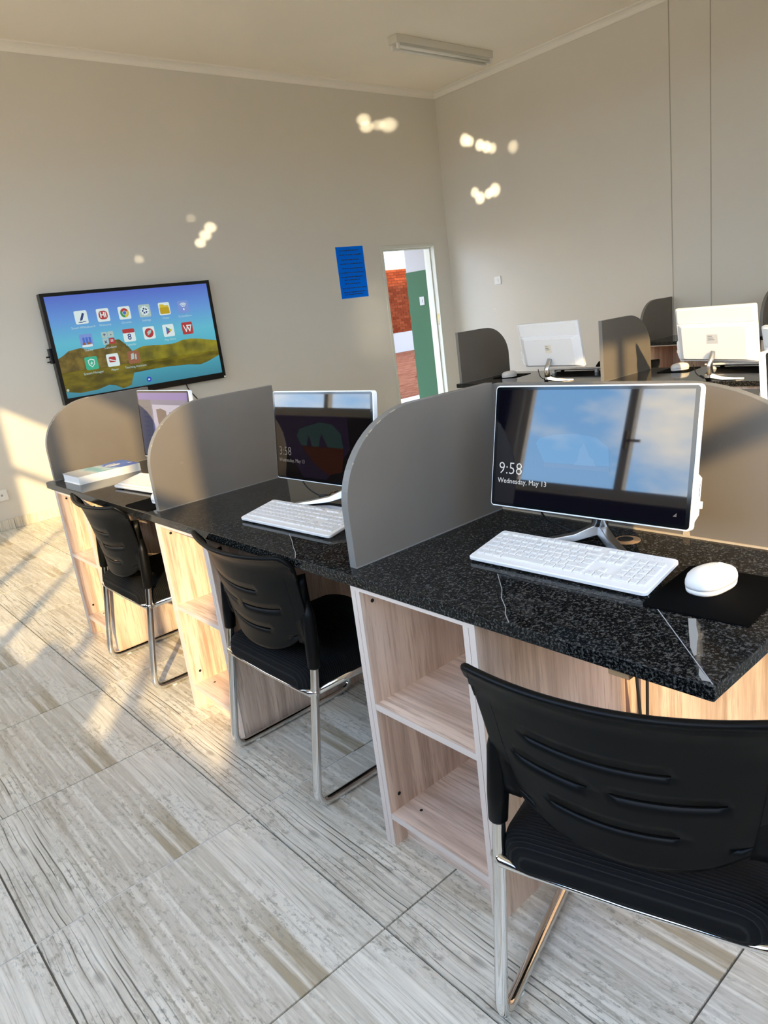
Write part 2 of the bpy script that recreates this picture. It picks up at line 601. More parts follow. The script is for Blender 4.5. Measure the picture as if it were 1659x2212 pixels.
# floor: slab with one tile object per tile
fl = struct(MB().box(XL - TH, XR + TH, YB - TH, YF + 0.15, -0.1, -0.006).build('floor', 'grout'))
tile_me = MB().box(-0.2925, 0.2925, -0.2925, 0.2925, -0.006, 0.0).mesh('tile')
tx0, ty0 = -0.185, 0.071
P_ = 0.59
for i in range(-4, 12):
    for j in range(-4, 11):
        x0, y0 = tx0 + i * P_, ty0 + j * P_
        a0, a1, b0, b1 = max(x0, XL), min(x0 + P_, XR), max(y0, YB), min(y0 + P_, YF)
        if a1 - a0 < 0.03 or b1 - b0 < 0.03:
            continue
        if a1 - a0 > P_ - 1e-4 and b1 - b0 > P_ - 1e-4:
            o = obj('floor_tile', tile_me, 'wood_look_tile', fl)
        else:
            cx, cy = x0 + P_ / 2, y0 + P_ / 2
            o = MB().box(a0 - cx + 0.0025, a1 - cx - 0.0025, b0 - cy + 0.0025, b1 - cy - 0.0025, -0.006, 0).build('floor_tile', 'wood_look_tile', fl)
        o.location = (x0 + P_ / 2, y0 + P_ / 2, 0)
MB().box(XL, 0.2, ty0 + 2 * P_ - 0.002, ty0 + 2 * P_ + 0.002, -0.006, -0.0006).build('pale_grout', mat('pale_grout', (0.62, 0.58, 0.50), 0.8), fl)
struct(MB().box(XL - TH, XR + TH, YB - TH, YF + 0.15, ZC, ZC + 0.12).build('ceiling', 'ceiling_paint'))
# far wall with the door opening
DX0, DX1, DZ = 4.706, 5.565, 1.997
wf = MB()
wf.box(XL - TH, DX0, YF, YF + 0.15, 0, ZC)
wf.box(DX1, XR + TH, YF, YF + 0.15, 0, ZC)
wf.box(DX0, DX1, YF, YF + 0.15, DZ, ZC)
struct(wf.build('wall_far', 'wall_paint'), 'greige painted wall with screen and door')
struct(MB().box(XR, XR + TH, YB - TH, YF, 0, ZC).build('wall_right', 'wall_paint'))
# left wall and rear wall with window openings
ZS, ZH, ZHR = 1.14, 2.80, 2.93
LW = [(-1.33, 2.36), (3.35, 5.60)]
RW = [(-1.20, 1.95)]
wl = MB()
wl.box(XL - TH, XL, YB - TH, YF, 0, ZS)
wl.box(XL - TH, XL, YB - TH, YF, ZH, ZC)
yy = YB - TH
for a, b in LW:
    wl.box(XL - TH, XL, yy, a, ZS, ZH)
    yy = b
wl.box(XL - TH, XL, yy, YF, ZS, ZH)
struct(wl.build('wall_left', 'wall_paint'))
struct(MB().box(XL, XL + 0.006, YB, YF, 0.0, ZS - 0.03).build('wall_left_darkening', mat('unlit_navy', (0.020, 0.021, 0.035), 0.5)), 'added dark layer under the windows, darkens the mirrored wall')  # unlit wall below the sill, its shade put into the colour
# added dark drape on the pier between the left windows, darkens its mirror image
cu_ = MB()
ring = []
for k in range(41):
    yk = 2.42 + 0.88 * k / 40
    xk = XL + 0.045 + 0.022 * math.sin(k * 1.25)
    ring.append([(xk, yk, 0.95), (xk + 0.004, yk, 0.95), (xk + 0.004, yk, 2.95), (xk, yk, 2.95)])
cu = cu_.loft(ring).build('added_curtain', mat('added_curtain_navy', (0.012, 0.013, 0.028), 0.9, spec=0.1), None, smooth=True)
tag(cu, 'added dark navy drape beside the window, darkens the pier mirrored in the nearest screen', 'added_curtain')
wr = MB()
wr.box(XL, XR, YB - TH, YB, 0, ZS)
wr.box(XL, XR, YB - TH, YB, ZHR, ZC)
xx = XL
for a, b in RW:
    wr.box(xx, a, YB - TH, YB, ZS, ZHR)
    xx = b
wr.box(xx, XR, YB - TH, YB, ZS, ZHR)
struct(wr.build('wall_rear', 'wall_paint'))

def window(n, axis, a0, a1, mull, tz, ZH=ZH):
    """steel window in the plane x = XL or y = YB"""
    root = struct(empty('window_%d' % n))
    pos = (XL - 0.05) if axis == 'x' else (YB - 0.05)
    def bx(b, s0, s1, z0, z1, t=0.02):
        if axis == 'x':
            b.box(pos - t, pos + t, s0, s1, z0, z1)
        else:
            b.box(s0, s1, pos - t, pos + t, z0, z1)
    b = MB()
    bx(b, a0, a0 + 0.045, ZS, ZH)
    bx(b, a1 - 0.045, a1, ZS, ZH)
    bx(b, a0 + 0.045, a1 - 0.045, ZS, ZS + 0.045)
    bx(b, a0 + 0.045, a1 - 0.045, ZH - 0.045, ZH)
    b.build('window_frame', 'window_paint', root)
    edges = [a0 + 0.03] + sorted(mull) + [a1 - 0.03]
    for y in mull:
        q = MB()
        bx(q, y - 0.026, y + 0.026, ZS + 0.045, ZH - 0.045, 0.024)
        q.build('mullion', 'window_paint', root)
    q = MB()
    bx(q, a0 + 0.045, a1 - 0.045, tz - 0.025, tz + 0.025, 0.022)
    q.build('transom', 'window_paint', root)
    for s0, s1 in zip(edges[:-1], edges[1:]):
        for z0, z1 in ((ZS + 0.03, tz), (tz, ZH - 0.03)):
            q = MB()
            bx(q, s0, s1, z0, z1, 0.002)
            q.build('pane', 'window_glass', root)
    # inside sill board
    q = MB()
    if axis == 'x':
        q.box(XL - 0.02, XL + 0.03, a0 - 0.03, a1 + 0.03, ZS - 0.025, ZS)
    else:
        q.box(a0 - 0.03, a1 + 0.03, YB - 0.02, YB + 0.03, ZS - 0.025, ZS)
    q.build('window_sill', 'window_paint', root)
    # handle of a casement
    q = MB()
    if axis == 'x':
        q.box(XL - 0.03, XL - 0.005, mull[0] - 0.012, mull[0] + 0.012, 1.42, 1.52)
        q.box(XL - 0.02, XL - 0.008, mull[0] - 0.09, mull[0] - 0.012, 1.46, 1.475)
    else:
        q.box(mull[0] - 0.012, mull[0] + 0.012, YB - 0.03, YB - 0.005, 1.42, 1.52)
    q.build('window_handle', 'brass', root)
    return root
w1 = window(1, 'x', -1.33, 2.36, [1.63, 0.90, 0.13, -0.52], 2.24)
for a, b in ((-1.32, -0.48), (-0.23, 0.45)):     # added unseen boards that trim the sun patches on the floor
    MB().box(XL - 0.075, XL - 0.02, a, b, ZS, 1.31).build('sun_trim_board', 'window_paint', w1)
window(2, 'x', 3.35, 5.60, [4.22, 5.17], 2.24)
window(3, 'y', -1.20, 1.95, [-0.45, 0.35, 1.15], 2.03, ZHR)

# cornice (coved) along the far and the right wall, and round the rest of the room
def cornice(n, axis, a0, a1, wallpos, sgn):
    prof = [(0, HCOR), (0, ZC), (0.075, ZC), (0.075, ZC - 0.010)]
    for k in range(6):
        a = PI / 2 * k / 5
        prof.append((0.064 - 0.050 * math.sin(a), ZC - 0.012 - 0.030 + 0.030 * math.cos(a) ** 1.2 if k < 5 else ZC - 0.046))
    prof.append((0.014, HCOR + 0.010))
    prof.append((0.010, HCOR))
    b = MB()
    if axis == 'y':
        b.prism([(wallpos + sgn * p, z) for p, z in prof], 'y', a0, a1)
    else:
        b.prism([(wallpos + sgn * p, z) for p, z in prof], 'x', a0, a1)
    struct(b.build('trim_%d' % n, 'cornice_paint'), 'coved plaster cornice')
cornice(1, 'x', XL, XR, YF, -1)
cornice(2, 'y', YB, YF, XR, -1)
cornice(3, 'y', YB, YF, XL, 1)
cornice(4, 'x', XL, XR, YB, 1)
for k, y in enumerate((3.112, 2.752)):
    struct(MB().box(XR - 0.004, XR, y - 0.0035, y + 0.0035, 0, HCOR).build('trim_%d' % (5 + k), 'joint'), 'thin vertical movement joint in the right wall')
# tiled skirting
bb = struct(MB().box(XL, DX0, YF - 0.003, YF, 0, 0.080).build('baseboard_far', 'grout'))
x = tx0 - 4 * P_
while x < DX0:
    a, b_ = max(x, XL) + 0.002, min(x + P_, DX0) - 0.002
    if b_ - a > 0.03:
        MB().box(a - a, b_ - a, -0.010, -0.003, 0.001, 0.083).build('skirting_tile', 'wood_look_tile', bb).location = (a, YF, 0)
    x += P_
struct(MB().box(XR - 0.010, XR, YB, YF, 0, 0.083).build('baseboard_right', 'wood_look_tile'))

# ------------------------------------------------------------------ doorway and what lies outside
dr = struct(empty('door_1'))
b = MB()
b.box(DX0, DX0 + 0.035, YF - 0.012, YF + 0.162, 0, DZ)
b.box(DX0 + 0.035, DX0 + 0.05, YF + 0.05, YF + 0.12, 0, DZ - 0.035)
b.build('door_jamb', 'door_paint', dr, bevel=0.003)
b = MB()
b.box(DX1 - 0.035, DX1, YF - 0.012, YF + 0.162, 0, DZ)
b.box(DX1 - 0.050, DX1 - 0.035, YF + 0.05, YF + 0.12, 0, DZ - 0.035)
b.build('door_jamb', 'door_paint', dr, bevel=0.003)
b = MB()
b.box(DX0 + 0.035, DX1 - 0.035, YF - 0.012, YF + 0.162, DZ - 0.035, DZ)
b.box(DX0 + 0.035, DX1 - 0.035, YF + 0.05, YF + 0.12, DZ - 0.05, DZ - 0.035)
b.build('door_head', 'door_paint', dr, bevel=0.003)
MB().box(DX1 - 0.0365, DX1 - 0.035, YF + 0.010, YF + 0.030, 1.06, 1.20).build('strike_plate', 'brass', dr)
# veranda slab and the green dado wall beside the door
struct(MB().box(-6, 14, YF + 0.15, 7.74, -0.10, 0.0).build('floor_veranda', 'concrete'))
gw = struct(MB().box(6.2, 6.4, YF + 0.15, 7.14, 1.76, 3.7).build('wall_veranda', 'white_render'))
MB().box(6.195, 6.4, YF + 0.15, 7.145, 0.0, 1.76).build('dado', 'green_paint', gw)
struct(MB().box(-6, 14, YF + 0.15, 7.6, 2.75, 2.87).build('veranda_shade_roof', 'outer_render'))  # added unseen roof that shades the green wall
sw = empty('light_switch', (6.195, 6.88, 1.37))
tag(sw, 'white light switch on the green wall beyond the doorway', 'switch')
MB().box(-0.008, 0, -0.045, 0.045, -0.055, 0.055).build('switch_plate', mat('switch_grey', (0.34, 0.34, 0.32), 0.5), sw, bevel=0.003)
MB().box(-0.013, -0.008, -0.012, 0.012, -0.018, 0.018).build('rocker', 'switch_grey', sw, bevel=0.001)
# ground: paved yard; the pavers that show through the doorway are built one by one
struct(MB().box(-60, 80, -60, 90, -0.3, -0.106).build('ground_paving', 'paving'))
struct(MB().box(-40, XL - TH, -40, 40, -0.106, -0.09).build('bounce_ground', mat('bounce_pale', (0.62, 0.50, 0.36), 0.9)), 'added pale ground outside the windows, bounces light to the ceiling')  # both pieces added to bounce daylight up to the ceiling
struct(MB().box(XL - TH, 30, -40, YB - TH, -0.106, -0.09).build('bounce_ground', 'bounce_pale'), 'added pale ground behind the room, bounces light to the ceiling')
pv = empty('paved_path', (0, 0, -0.106))
struct(pv, 'red brick paving of the yard seen through the doorway')
pav_me = MB().box(-0.1265, 0.1265, -0.0615, 0.0615, 0, 0.010).mesh('paver')
row, y = 0, 7.81
while y < 17.5:
    xc = 6.75 + (y - 8.0) * 0.924            # the strip of yard that lines up with the doorway
    hw = 0.34 + (y - 7.5) * 0.012
    off = 0.13 if row % 2 else 0.0
    for k in range(math.floor((xc - hw) / 0.26), math.ceil((xc + hw - off) / 0.26)):
        o = obj('paver', pav_me, 'paver_red', pv)
        o.location = (k * 0.26 + off, y, random.uniform(-0.002, 0.002))
    row += 1
    y += 0.13
# brick boundary wall with a white plinth
YBW = 17.6
bw = struct(MB().box(4, 34, YBW + 0.012, YBW + 0.25, -0.1, 2.50).build('wall_boundary', 'brick_far'))
MB().box(4, 34, YBW - 0.02, YBW + 0.012, -0.1, 0.53).build('plinth', 'white_render', bw)
brick_me = MB().box(-0.113, 0.113, -0.045, 0.0, -0.0365, 0.0365).mesh('brick')
MB().box(14.3, 17.3, YBW + 0.008, YBW + 0.0125, 0.53, 2.50).build('mortar_bed', 'mortar', bw)
z, row = 0.57, 0
while z < 2.5:
    for k in range(9):
        o = obj('brick', brick_me, 'brick_red', bw)
        o.location = (14.75 + k * 0.238 + (0.119 if row % 2 else 0), YBW + 0.012 + 0.045 - 0.022 + random.uniform(-0.003, 0.003) - 0.01, z)
        o.location.y = YBW + 0.02 + random.uniform(-0.003, 0.003)
    z += 0.085
    row += 1
# added unseen storey, sized to shade the yard, over the neighbouring classrooms
struct(MB().box(XL - TH, 20, YB - TH, YF + 0.15, ZC + 0.12, 7.65).build('wall_shade_storey', 'outer_render'))
struct(MB().box(XR + TH, 20, YB - TH, YF + 0.15, -0.1, ZC + 0.12).build('wall_neighbour_classroom', 'outer_render'))

# ------------------------------------------------------------------ desk rows: granite, partitions, cabinets, modesty panels
ZD, ZG = 0.75, 0.722
def slab(name, poly, label, edge=True):
    root = MB().prism(poly, 'z', ZG, ZD).build(name, 'granite', None, bevel=0.003, seg=2)
    tag(root, label, 'worktop')
    return root
# front row: long slab with a wing turning away at the near end
far_c = [(0.02, 3.186), (0.006, 3.180), (0.0, 3.166)]
polyA = [(0.0, 0.0), (2.65, 0.0), (2.65, 1.22), (0.625, 1.22), (0.625, 3.186)] + far_c
wtA = slab('granite_worktop', polyA, 'polished black speckled granite worktop of the front desk row')
def strip(name, pts, w, m, parent, z=ZD, h=0.0004):
    """thin flat line on the worktop"""
    b = MB()
    for (x0, y0), (x1, y1) in zip(pts[:-1], pts[1:]):
        d = Vector((x1 - x0, y1 - y0)).normalized()
        n = Vector((-d.y, d.x)) * w / 2
        b.prism([(x0 + n.x, y0 + n.y), (x0 - n.x, y0 - n.y), (x1 - n.x, y1 - n.y), (x1 + n.x, y1 + n.y)], 'z', z, z + h)
    return b.build(name, m, parent)
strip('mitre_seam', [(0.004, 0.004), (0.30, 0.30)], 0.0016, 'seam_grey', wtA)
strip('reflection_line', [(0.004, 0.385), (0.030, 0.415), (0.052, 0.432), (0.085, 0.470), (0.12, 0.498), (0.182, 0.562)], 0.0015, 'pale_reflection', wtA)  # this line and the next paint reflections in the polish
strip('reflection_line', [(0.004, 1.088), (0.030, 1.125), (0.055, 1.172), (0.085, 1.222), (0.115, 1.279)], 0.0020, 'pale_reflection', wtA)
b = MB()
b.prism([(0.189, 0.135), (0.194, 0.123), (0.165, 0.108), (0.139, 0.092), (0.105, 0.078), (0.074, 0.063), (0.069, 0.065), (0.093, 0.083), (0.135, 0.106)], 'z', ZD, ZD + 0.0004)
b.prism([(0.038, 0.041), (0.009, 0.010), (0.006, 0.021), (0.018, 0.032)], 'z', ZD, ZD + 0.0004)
b.build('reflection_patch', 'pale_reflection', wtA)  # bright reflection near the mitre, painted as pale patches
for (x, y) in ((0.500, 0.440), (0.492, 1.535), (0.50, 2.66)):
    MB().disc((x, y, ZD), 0.031, 'z', 0.0006, 24).build('cable_hole', 'raw_board', wtA)
    MB().disc((x + 0.004, y + 0.006, ZD + 0.0006), 0.018, 'z', 0.0004, 20).build('cable_hole_shadow_gap', 'dark_hole', wtA)
polyB = [(2.895, 0.12), (3.50, 0.12), (3.50, 3.235), (2.895, 3.235)]
wtB = slab('granite_worktop', polyB, 'black granite worktop of the middle desk row, backs of white computers on it')
polyC = [(5.185, 0.12), (5.79, 0.12), (5.79, 3.17), (5.185, 3.17)]
wtC = slab('granite_worktop', polyC, 'black granite worktop of the rearmost desk row against the right wall')

def divider(name, y, x_flat, x_front, label, th=0.022, cat='partition', wear=True):
    """screen with one rounded top corner; stands in the plane y, flat edge at x_flat"""
    h = 0.356
    s = 1 if x_front > x_flat else -1
    Lx = abs(x_front - x_flat)
    rx, rz = 0.245, 0.215
    pr = [(0, 0), (0, h)]
    for k in range(15):
        a = PI / 2 * k / 14
        pr.append((Lx - rx + rx * math.sin(a), h - rz + rz * math.cos(a)))
    pr.append((Lx, 0))
    root = empty(name, (x_flat, y, ZD))
    MB().prism([(s * a, z) for a, z in pr], 'y', 0, th).build('panel', 'grey_melamine', root)
    # edge banding all round the rim
    b = MB()
    for (a0, z0), (a1, z1) in zip(pr[:-1], pr[1:]):
        d = Vector((a1 - a0, z1 - z0))
        if d.length < 1e-6:
            continue
        n = Vector((-d.y, d.x)).normalized() * 0.0012
        b.prism([(s * a0, z0), (s * a1, z1), (s * (a1 + n.x), z1 + n.y), (s * (a0 + n.x), z0 + n.y)], 'y', -0.0004, th + 0.0004)
    b.build('edge_band', 'melamine_edge', root)
    if wear:
        q = MB()
        for k in range(3, 16):
            if random.random() < 0.32:
                (a0, z0), (a1, z1) = pr[k - 1], pr[k]
                t0, t1 = sorted((random.random(), random.random()))
                p0 = (a0 + (a1 - a0) * t0, z0 + (z1 - z0) * t0)
                p1 = (a0 + (a1 - a0) * t1, z0 + (z1 - z0) * t1)
                d = Vector((p1[0] - p0[0], p1[1] - p0[1]))
                n = Vector((-d.y, d.x)).normalized() * 0.0017
                q.prism([(s * p0[0], p0[1]), (s * p1[0], p1[1]), (s * (p1[0] + n.x), p1[1] + n.y), (s * (p0[0] + n.x), p0[1] + n.y)], 'y', -0.0007, 0.0016)
        if q.v:
            q.build('chipped_edge', 'chip_board', root)
    # bead of sealant where the board meets the granite
    MB().box(min(0, s * Lx), max(0, s * Lx), -0.0025, 0.0, 0.0, 0.003).build('sealant_bead', 'melamine_edge', root)
    return tag(root, label, cat, 'grey rounded desk partitions')
divider('desk_partition', 0.877, 0.577, 0.038, 'grey rounded desk partition nearest the camera, left of the large lit monitor')
divider('desk_partition', 1.985, 0.577, 0.038, 'grey rounded desk partition half in sunlight between the far and middle seats')
divider('desk_partition', 3.145, 0.577, 0.038, 'sunlit grey rounded desk partition at the far end under the wall screen')
divider('desk_partition', 3.200, 2.923, 3.46, 'brown-grey rounded partition at the far end of the middle row beside the doorway', wear=False)
divider('desk_partition', 2.040, 2.923, 3.46, 'brown-grey rounded partition between the two white computer backs', wear=False)
divider('desk_partition', 0.880, 2.923, 3.46, 'grey rounded partition at the near end of the middle row', wear=False)
divider('desk_partition', 3.118, 5.78, 5.235, 'dark rounded partition against the right wall at the vertical joint', wear=False)
divider('desk_partition', 2.075, 5.78, 5.235, 'dark rounded partition against the right wall at the right picture edge', wear=False)
# screen standing along the desk behind the nearest computer
sp = empty('desk_back_screen', (0.580, 0.877, ZD))
h = 0.352
pr = [(0, 0), (0, h)]
for k in range(17):
    a = PI / 2 * k / 16
    pr.append((-0.86 + 0.34 - 0.34 * math.sin(a), h - 0.26 + 0.26 * math.cos(a)))
pr.append((-0.86, 0))
MB().prism(pr, 'x', 0, 0.022).build('panel', 'grey_melamine', sp)
b = MB()
for (a0, z0), (a1, z1) in zip(pr[:-1], pr[1:]):
    d = Vector((a1 - a0, z1 - z0))
    n = Vector((d.y, -d.x)).normalized() * 0.0012
    b.prism([(a0, z0), (a1, z1), (a1 + n.x, z1 + n.y), (a0 + n.x, z0 + n.y)], 'x', -0.0004, 0.0224)
b.build('edge_band', 'melamine_edge', sp)
MB().box(-0.004, 0, -0.86, 0, 0, 0.004).build('sealant_bead', 'chip_board', sp)
MB().prism([(-0.548, 0.002), (-0.532, 0.002), (-0.533, 0.014), (-0.537, 0.020), (-0.541, 0.016), (-0.547, 0.018)], 'x', -0.002, 0.0).build('edge_chip', 'chip_board', sp)
tag(sp, 'sunlit grey rounded back screen behind the nearest monitor', 'partition')

def cabinet(loc, rz, w, label, depth=0.52, shelf_z=0.415):
    """open shelf unit; front faces local -x, origin at front centre on the floor"""
    r = empty('shelf_cabinet', loc, rz)
    t = 0.016
    Ht = 0.712
    for s in (-1, 1):
        y0, y1 = sorted((s * w / 2, s * (w / 2 - t)))
        MB().box(0.003, depth, y0, y1, 0, Ht).build('outer_side', 'oak_upright', r)
        MB().box(0, 0.003, y0, y1, 0, Ht).build('edge_strip', 'oak_edge', r)
        y0, y1 = sorted((s * (w / 2 - t - 0.0012), s * (w / 2 - 2 * t)))
        MB().box(0.003, depth, y0, y1, 0.0, Ht).build('inner_side', 'oak_upright', r)
        MB().box(0, 0.003, y0, y1, 0.0, Ht).build('edge_strip', 'oak_edge', r)
    wi = w / 2 - 2 * t
    MB().box(depth - 0.012, depth, -wi, wi, 0.0, Ht).build('back_board', 'oak_upright', r)
    for z in (shelf_z, 0.098):
        sh = MB().box(0.004, depth - 0.012, -wi, wi, z - t, z).build('shelf', 'oak_across', r)
        MB().box(0.001, 0.004, -wi, wi, z - t, z).build('edge_strip', 'oak_edge', sh)
    MB().box(0.045, 0.061, -wi, wi, 0, 0.098 - t).build('plinth', 'oak_across', r)
    MB().box(0.0, depth, -w / 2, w / 2, Ht, ZG).build('top_strip', 'oak_edge', r)
    for (x, z) in ((0.035, Ht - 0.035), (0.035, shelf_z - 0.045), (0.035, 0.14)):
        MB().disc((x, wi - 0.0012, z), 0.005, 'y', 0.0014, 10).build('screw_hole', 'dark_hole', r)
    MB().disc((0.06, wi - 0.05, 0.098), 0.0045, 'z', 0.0006, 10).build('screw_hole', 'dark_hole', r)
    return tag(r, label, 'cabinet', 'open shelf units under the worktops')
cabinet((0.004, 0.671, 0), 0, 0.392, 'open light oak shelf unit nearest the camera, left of the nearest chair')
cabinet((0.004, 1.7785, 0), 0, 0.375, 'open light oak shelf unit, partly sunlit, left of the middle chair')
cabinet((0.004, 2.8855, 0), 0, 0.385, 'sunlit open light oak shelf unit left of the farthest chair')
cabinet((3.496, 2.94, 0), PI, 0.50, 'oak shelf unit at the far end of the middle row, mostly hidden')
cabinet((5.20, 2.915, 0), 0, 0.40, 'shelf unit with a dark opening in the rearmost row by the right wall')
cabinet((5.20, 1.87, 0), 0, 0.40, 'shelf unit in the rearmost row behind the sunlit computer back')
def board(name, x0, x1, y0, y1, z0, z1, label):
    o = MB().box(x0, x1, y0, y1, z0, z1).build(name, 'oak_upright')
    return tag(o, label, 'panel', 'oak boards closing the desk backs')
board('modesty_panel', 0.550, 0.566, 0.02, 3.15, 0.0, ZG, 'light oak back board under the front worktop behind the chairs')
board('modesty_panel', 2.93, 2.946, 0.15, 3.20, 0.0, ZG, 'light oak back board of the middle row')
# timber bracket under the nearest slab corner
o = MB().prism([(0.02, 0.70), (0.075, 0.70), (0.075, 0.722), (0.02, 0.722)], 'y', 0.15, 0.19).build('support_block', 'raw_board', None, bevel=0.002)
tag(o, 'small raw wooden block under the nearest worktop edge', 'block')

# ------------------------------------------------------------------ chairs
def make_chair():
    r = empty('visitor_chair')
    # chromed sled frame, one tube each side
    for s in (-1, 1):
        y = s * 0.232
        path = [(-0.178, s * 0.226, 0.55), (-0.186, s * 0.230, 0.432), (-0.252, y, 0.013), (0.245, y, 0.013), (0.185, s * 0.219, 0.345), (-0.205, s * 0.219, 0.345)]
        pts = bend(path, [0, 0.04, 0.05, 0.06, 0.05, 0], 6)
        MB().tube(pts, 0.0125, 12).build('sled_tube', 'chrome', r, smooth=True)
        for x in (-0.17, 0.165):
            MB().disc((x, y, 0.0), 0.011, 'z', 0.004, 12).build('glide', 'foot_white', r)
        # black sleeve over the upright
        path = [(-0.172, s * 0.225, 0.615), (-0.176, s * 0.227, 0.57), (-0.182, s * 0.229, 0.48), (-0.1875, s * 0.231, 0.425), (-0.188, s * 0.231, 0.420)]
        MB().tube(path, [0.008, 0.017, 0.020, 0.018, 0.014], 14).build('sleeve', 'black_plastic', r, smooth=True)
    MB().tube([(-0.192, -0.240, 0.352), (-0.206, -0.222, 0.350), (-0.212, -0.17, 0.345), (-0.214, 0.0, 0.343), (-0.212, 0.17, 0.345), (-0.206, 0.222, 0.350), (-0.192, 0.240, 0.352)], [0.012, 0.013, 0.006, 0.005, 0.006, 0.013, 0.012], 10).build('rear_rail', 'chrome', r, smooth=True)
    MB().tube([(0.13, -0.225, 0.345), (0.13, 0.225, 0.345)], 0.009, 10).build('front_rail', 'chrome', r, smooth=True)
    # padded seat
    rings = []
    prof = [(0.0, 0.346, 0.93), (0, 0.347, 0.97), (0, 0.352, 0.99), (0, 0.362, 1.0), (0, 0.374, 1.0), (0, 0.386, 0.995), (0, 0.397, 0.98), (0, 0.405, 0.955), (0, 0.411, 0.92), (0, 0.415, 0.87), (0, 0.417, 0.78), (0, 0.418, 0.6), (0, 0.418, 0.3)]
    rings = []
    for _, z, k in prof:
        ring = []
        for (px, py) in rrect(0.470, 0.452, 0.055, 8):
            ring.append((0.012 + px * k, py * k, z - 0.020 * max(0, px * k - 0.13) / 0.1))
        rings.append(ring)
    b = MB().loft(rings)
    b.build('seat', 'black_fabric', r, smooth=True)
    # slotted back shell: rows of the grid follow the smile of the slots
    half = lambda z: 0.246 if z > 0.70 else (0.246 - (0.70 - z) * 0.11 if z > 0.56 else 0.2306 - (0.56 - z) * 0.22)
    def P(u, z):
        zz = z + 0.030 * u * u * (1 if z < 0.70 else 0.4) + (0.0)
        hw = half(z)
        lean = -0.175 - 0.050 * max(0, (z - 0.46) / 0.29) ** 1.4
        x = lean - 0.045 * (1 - u * u) - (0.018 * ((z - 0.715) / 0.035) if z > 0.715 else 0)
        return (x, u * hw, zz)
    slots = [(0.632, -0.34, 0.62), (0.575, 0.20, 0.76), (0.575, -0.66, 0.06), (0.508, -0.40, 0.54)]
    zs = sorted(set([0.440, 0.447, 0.46, 0.475, 0.49] + [z + k for z, _, _ in slots for k in (-0.0035, 0.0035)] + [0.53, 0.55, 0.595, 0.612, 0.655, 0.68, 0.70, 0.715, 0.728, 0.738, 0.745, 0.750]))
    us = sorted(set([-1, -0.985, -0.95, 0.95, 0.985, 1] + [round(-0.9 + 0.1 * k, 3) for k in range(19)] + [u for _, a, c in slots for u in (a, c)]))
    verts, idx = [], {}
    def inset(u, z):   # rounded upper and lower outline
        if z > 0.72:
            k = (z - 0.72) / 0.03
            return u * (1 - 0.05 * k * k)
        return u
    for j, z in enumerate(zs):
        for i, u in enumerate(us):
            idx[i, j] = len(verts)
            kz = z
            if z < 0.475:                       # lower edge curves up at the sides
                kz = z + 0.055 * abs(u) ** 4
            verts.append(P(inset(u, z), kz))
    faces = []
    for j in range(len(zs) - 1):
        zm = (zs[j] + zs[j + 1]) / 2
        for i in range(len(us) - 1):
            um = (us[i] + us[i + 1]) / 2
            if any(abs(zm - z) < 0.0035 and a < um < c for z, a, c in slots):
                continue
            faces.append((idx[i, j], idx[i + 1, j], idx[i + 1, j + 1], idx[i, j + 1]))
    MB().add(verts, faces).build('backrest', 'black_plastic', r, smooth=True, solid=0.007)
    # thick rolled rim along the top
    rim = [P(inset(u, 0.748), 0.748) for u in us]
    rim = [Vector(p) for p in rim]
    sideL = [Vector(P(-1, z)) for z in (0.655, 0.69, 0.72)]
    sideR = [Vector(P(1, z)) for z in (0.72, 0.69, 0.655)]
    MB().tube(sideL + rim + sideR, [0.0045, 0.005, 0.006] + [0.0075] * len(rim) + [0.006, 0.005, 0.0045], 10).build('top_rim', 'black_plastic', r, smooth=True)
    # webs between shell and sleeves
    for s in (-1, 1):
        b = MB()
        ring = []
        for z, wd in ((0.485, 0.006), (0.505, 0.011), (0.55, 0.014), (0.61, 0.013), (0.655, 0.006), (0.69, 0.002)):
            p = P(s * 0.86, z - 0.022)
            q = (-0.180 + (z - 0.48) * 0.06, s * 0.228, z)
            ring.append([(p[0] - 0.004, p[1], z), (q[0] - wd, q[1], z), (q[0] + wd * 0.6, q[1], z), (p[0] + 0.004, p[1], z)])
        b.loft(ring).build('back_bracket', 'black_plastic', r, smooth=True)
    return r
ch = make_chair()
def place(o, x, y, rz, label):
    o.location = (x, y, 0)
    o.rotation_euler = (0, 0, rz)
    tag(o, label, 'chair', 'black visitor chairs on chromed sled frames')
place(ch, 0.122, 0.170, 0.290, 'black slotted-back chair with chrome sled frame nearest the camera, cut by the picture edge')
c2 = copy_tree(ch); place(c2, 0.207, 1.340, 0.0, 'black chair with chrome sled frame between the two nearer shelf units')
c3 = copy_tree(ch); place(c3, 0.203, 2.430, 0.0, 'sunlit black chair with chrome sled frame, farthest along the front row')
c4 = copy_tree(ch); place(c4, 3.58, 2.42, PI, 'black chair showing only its top behind the middle row worktop')

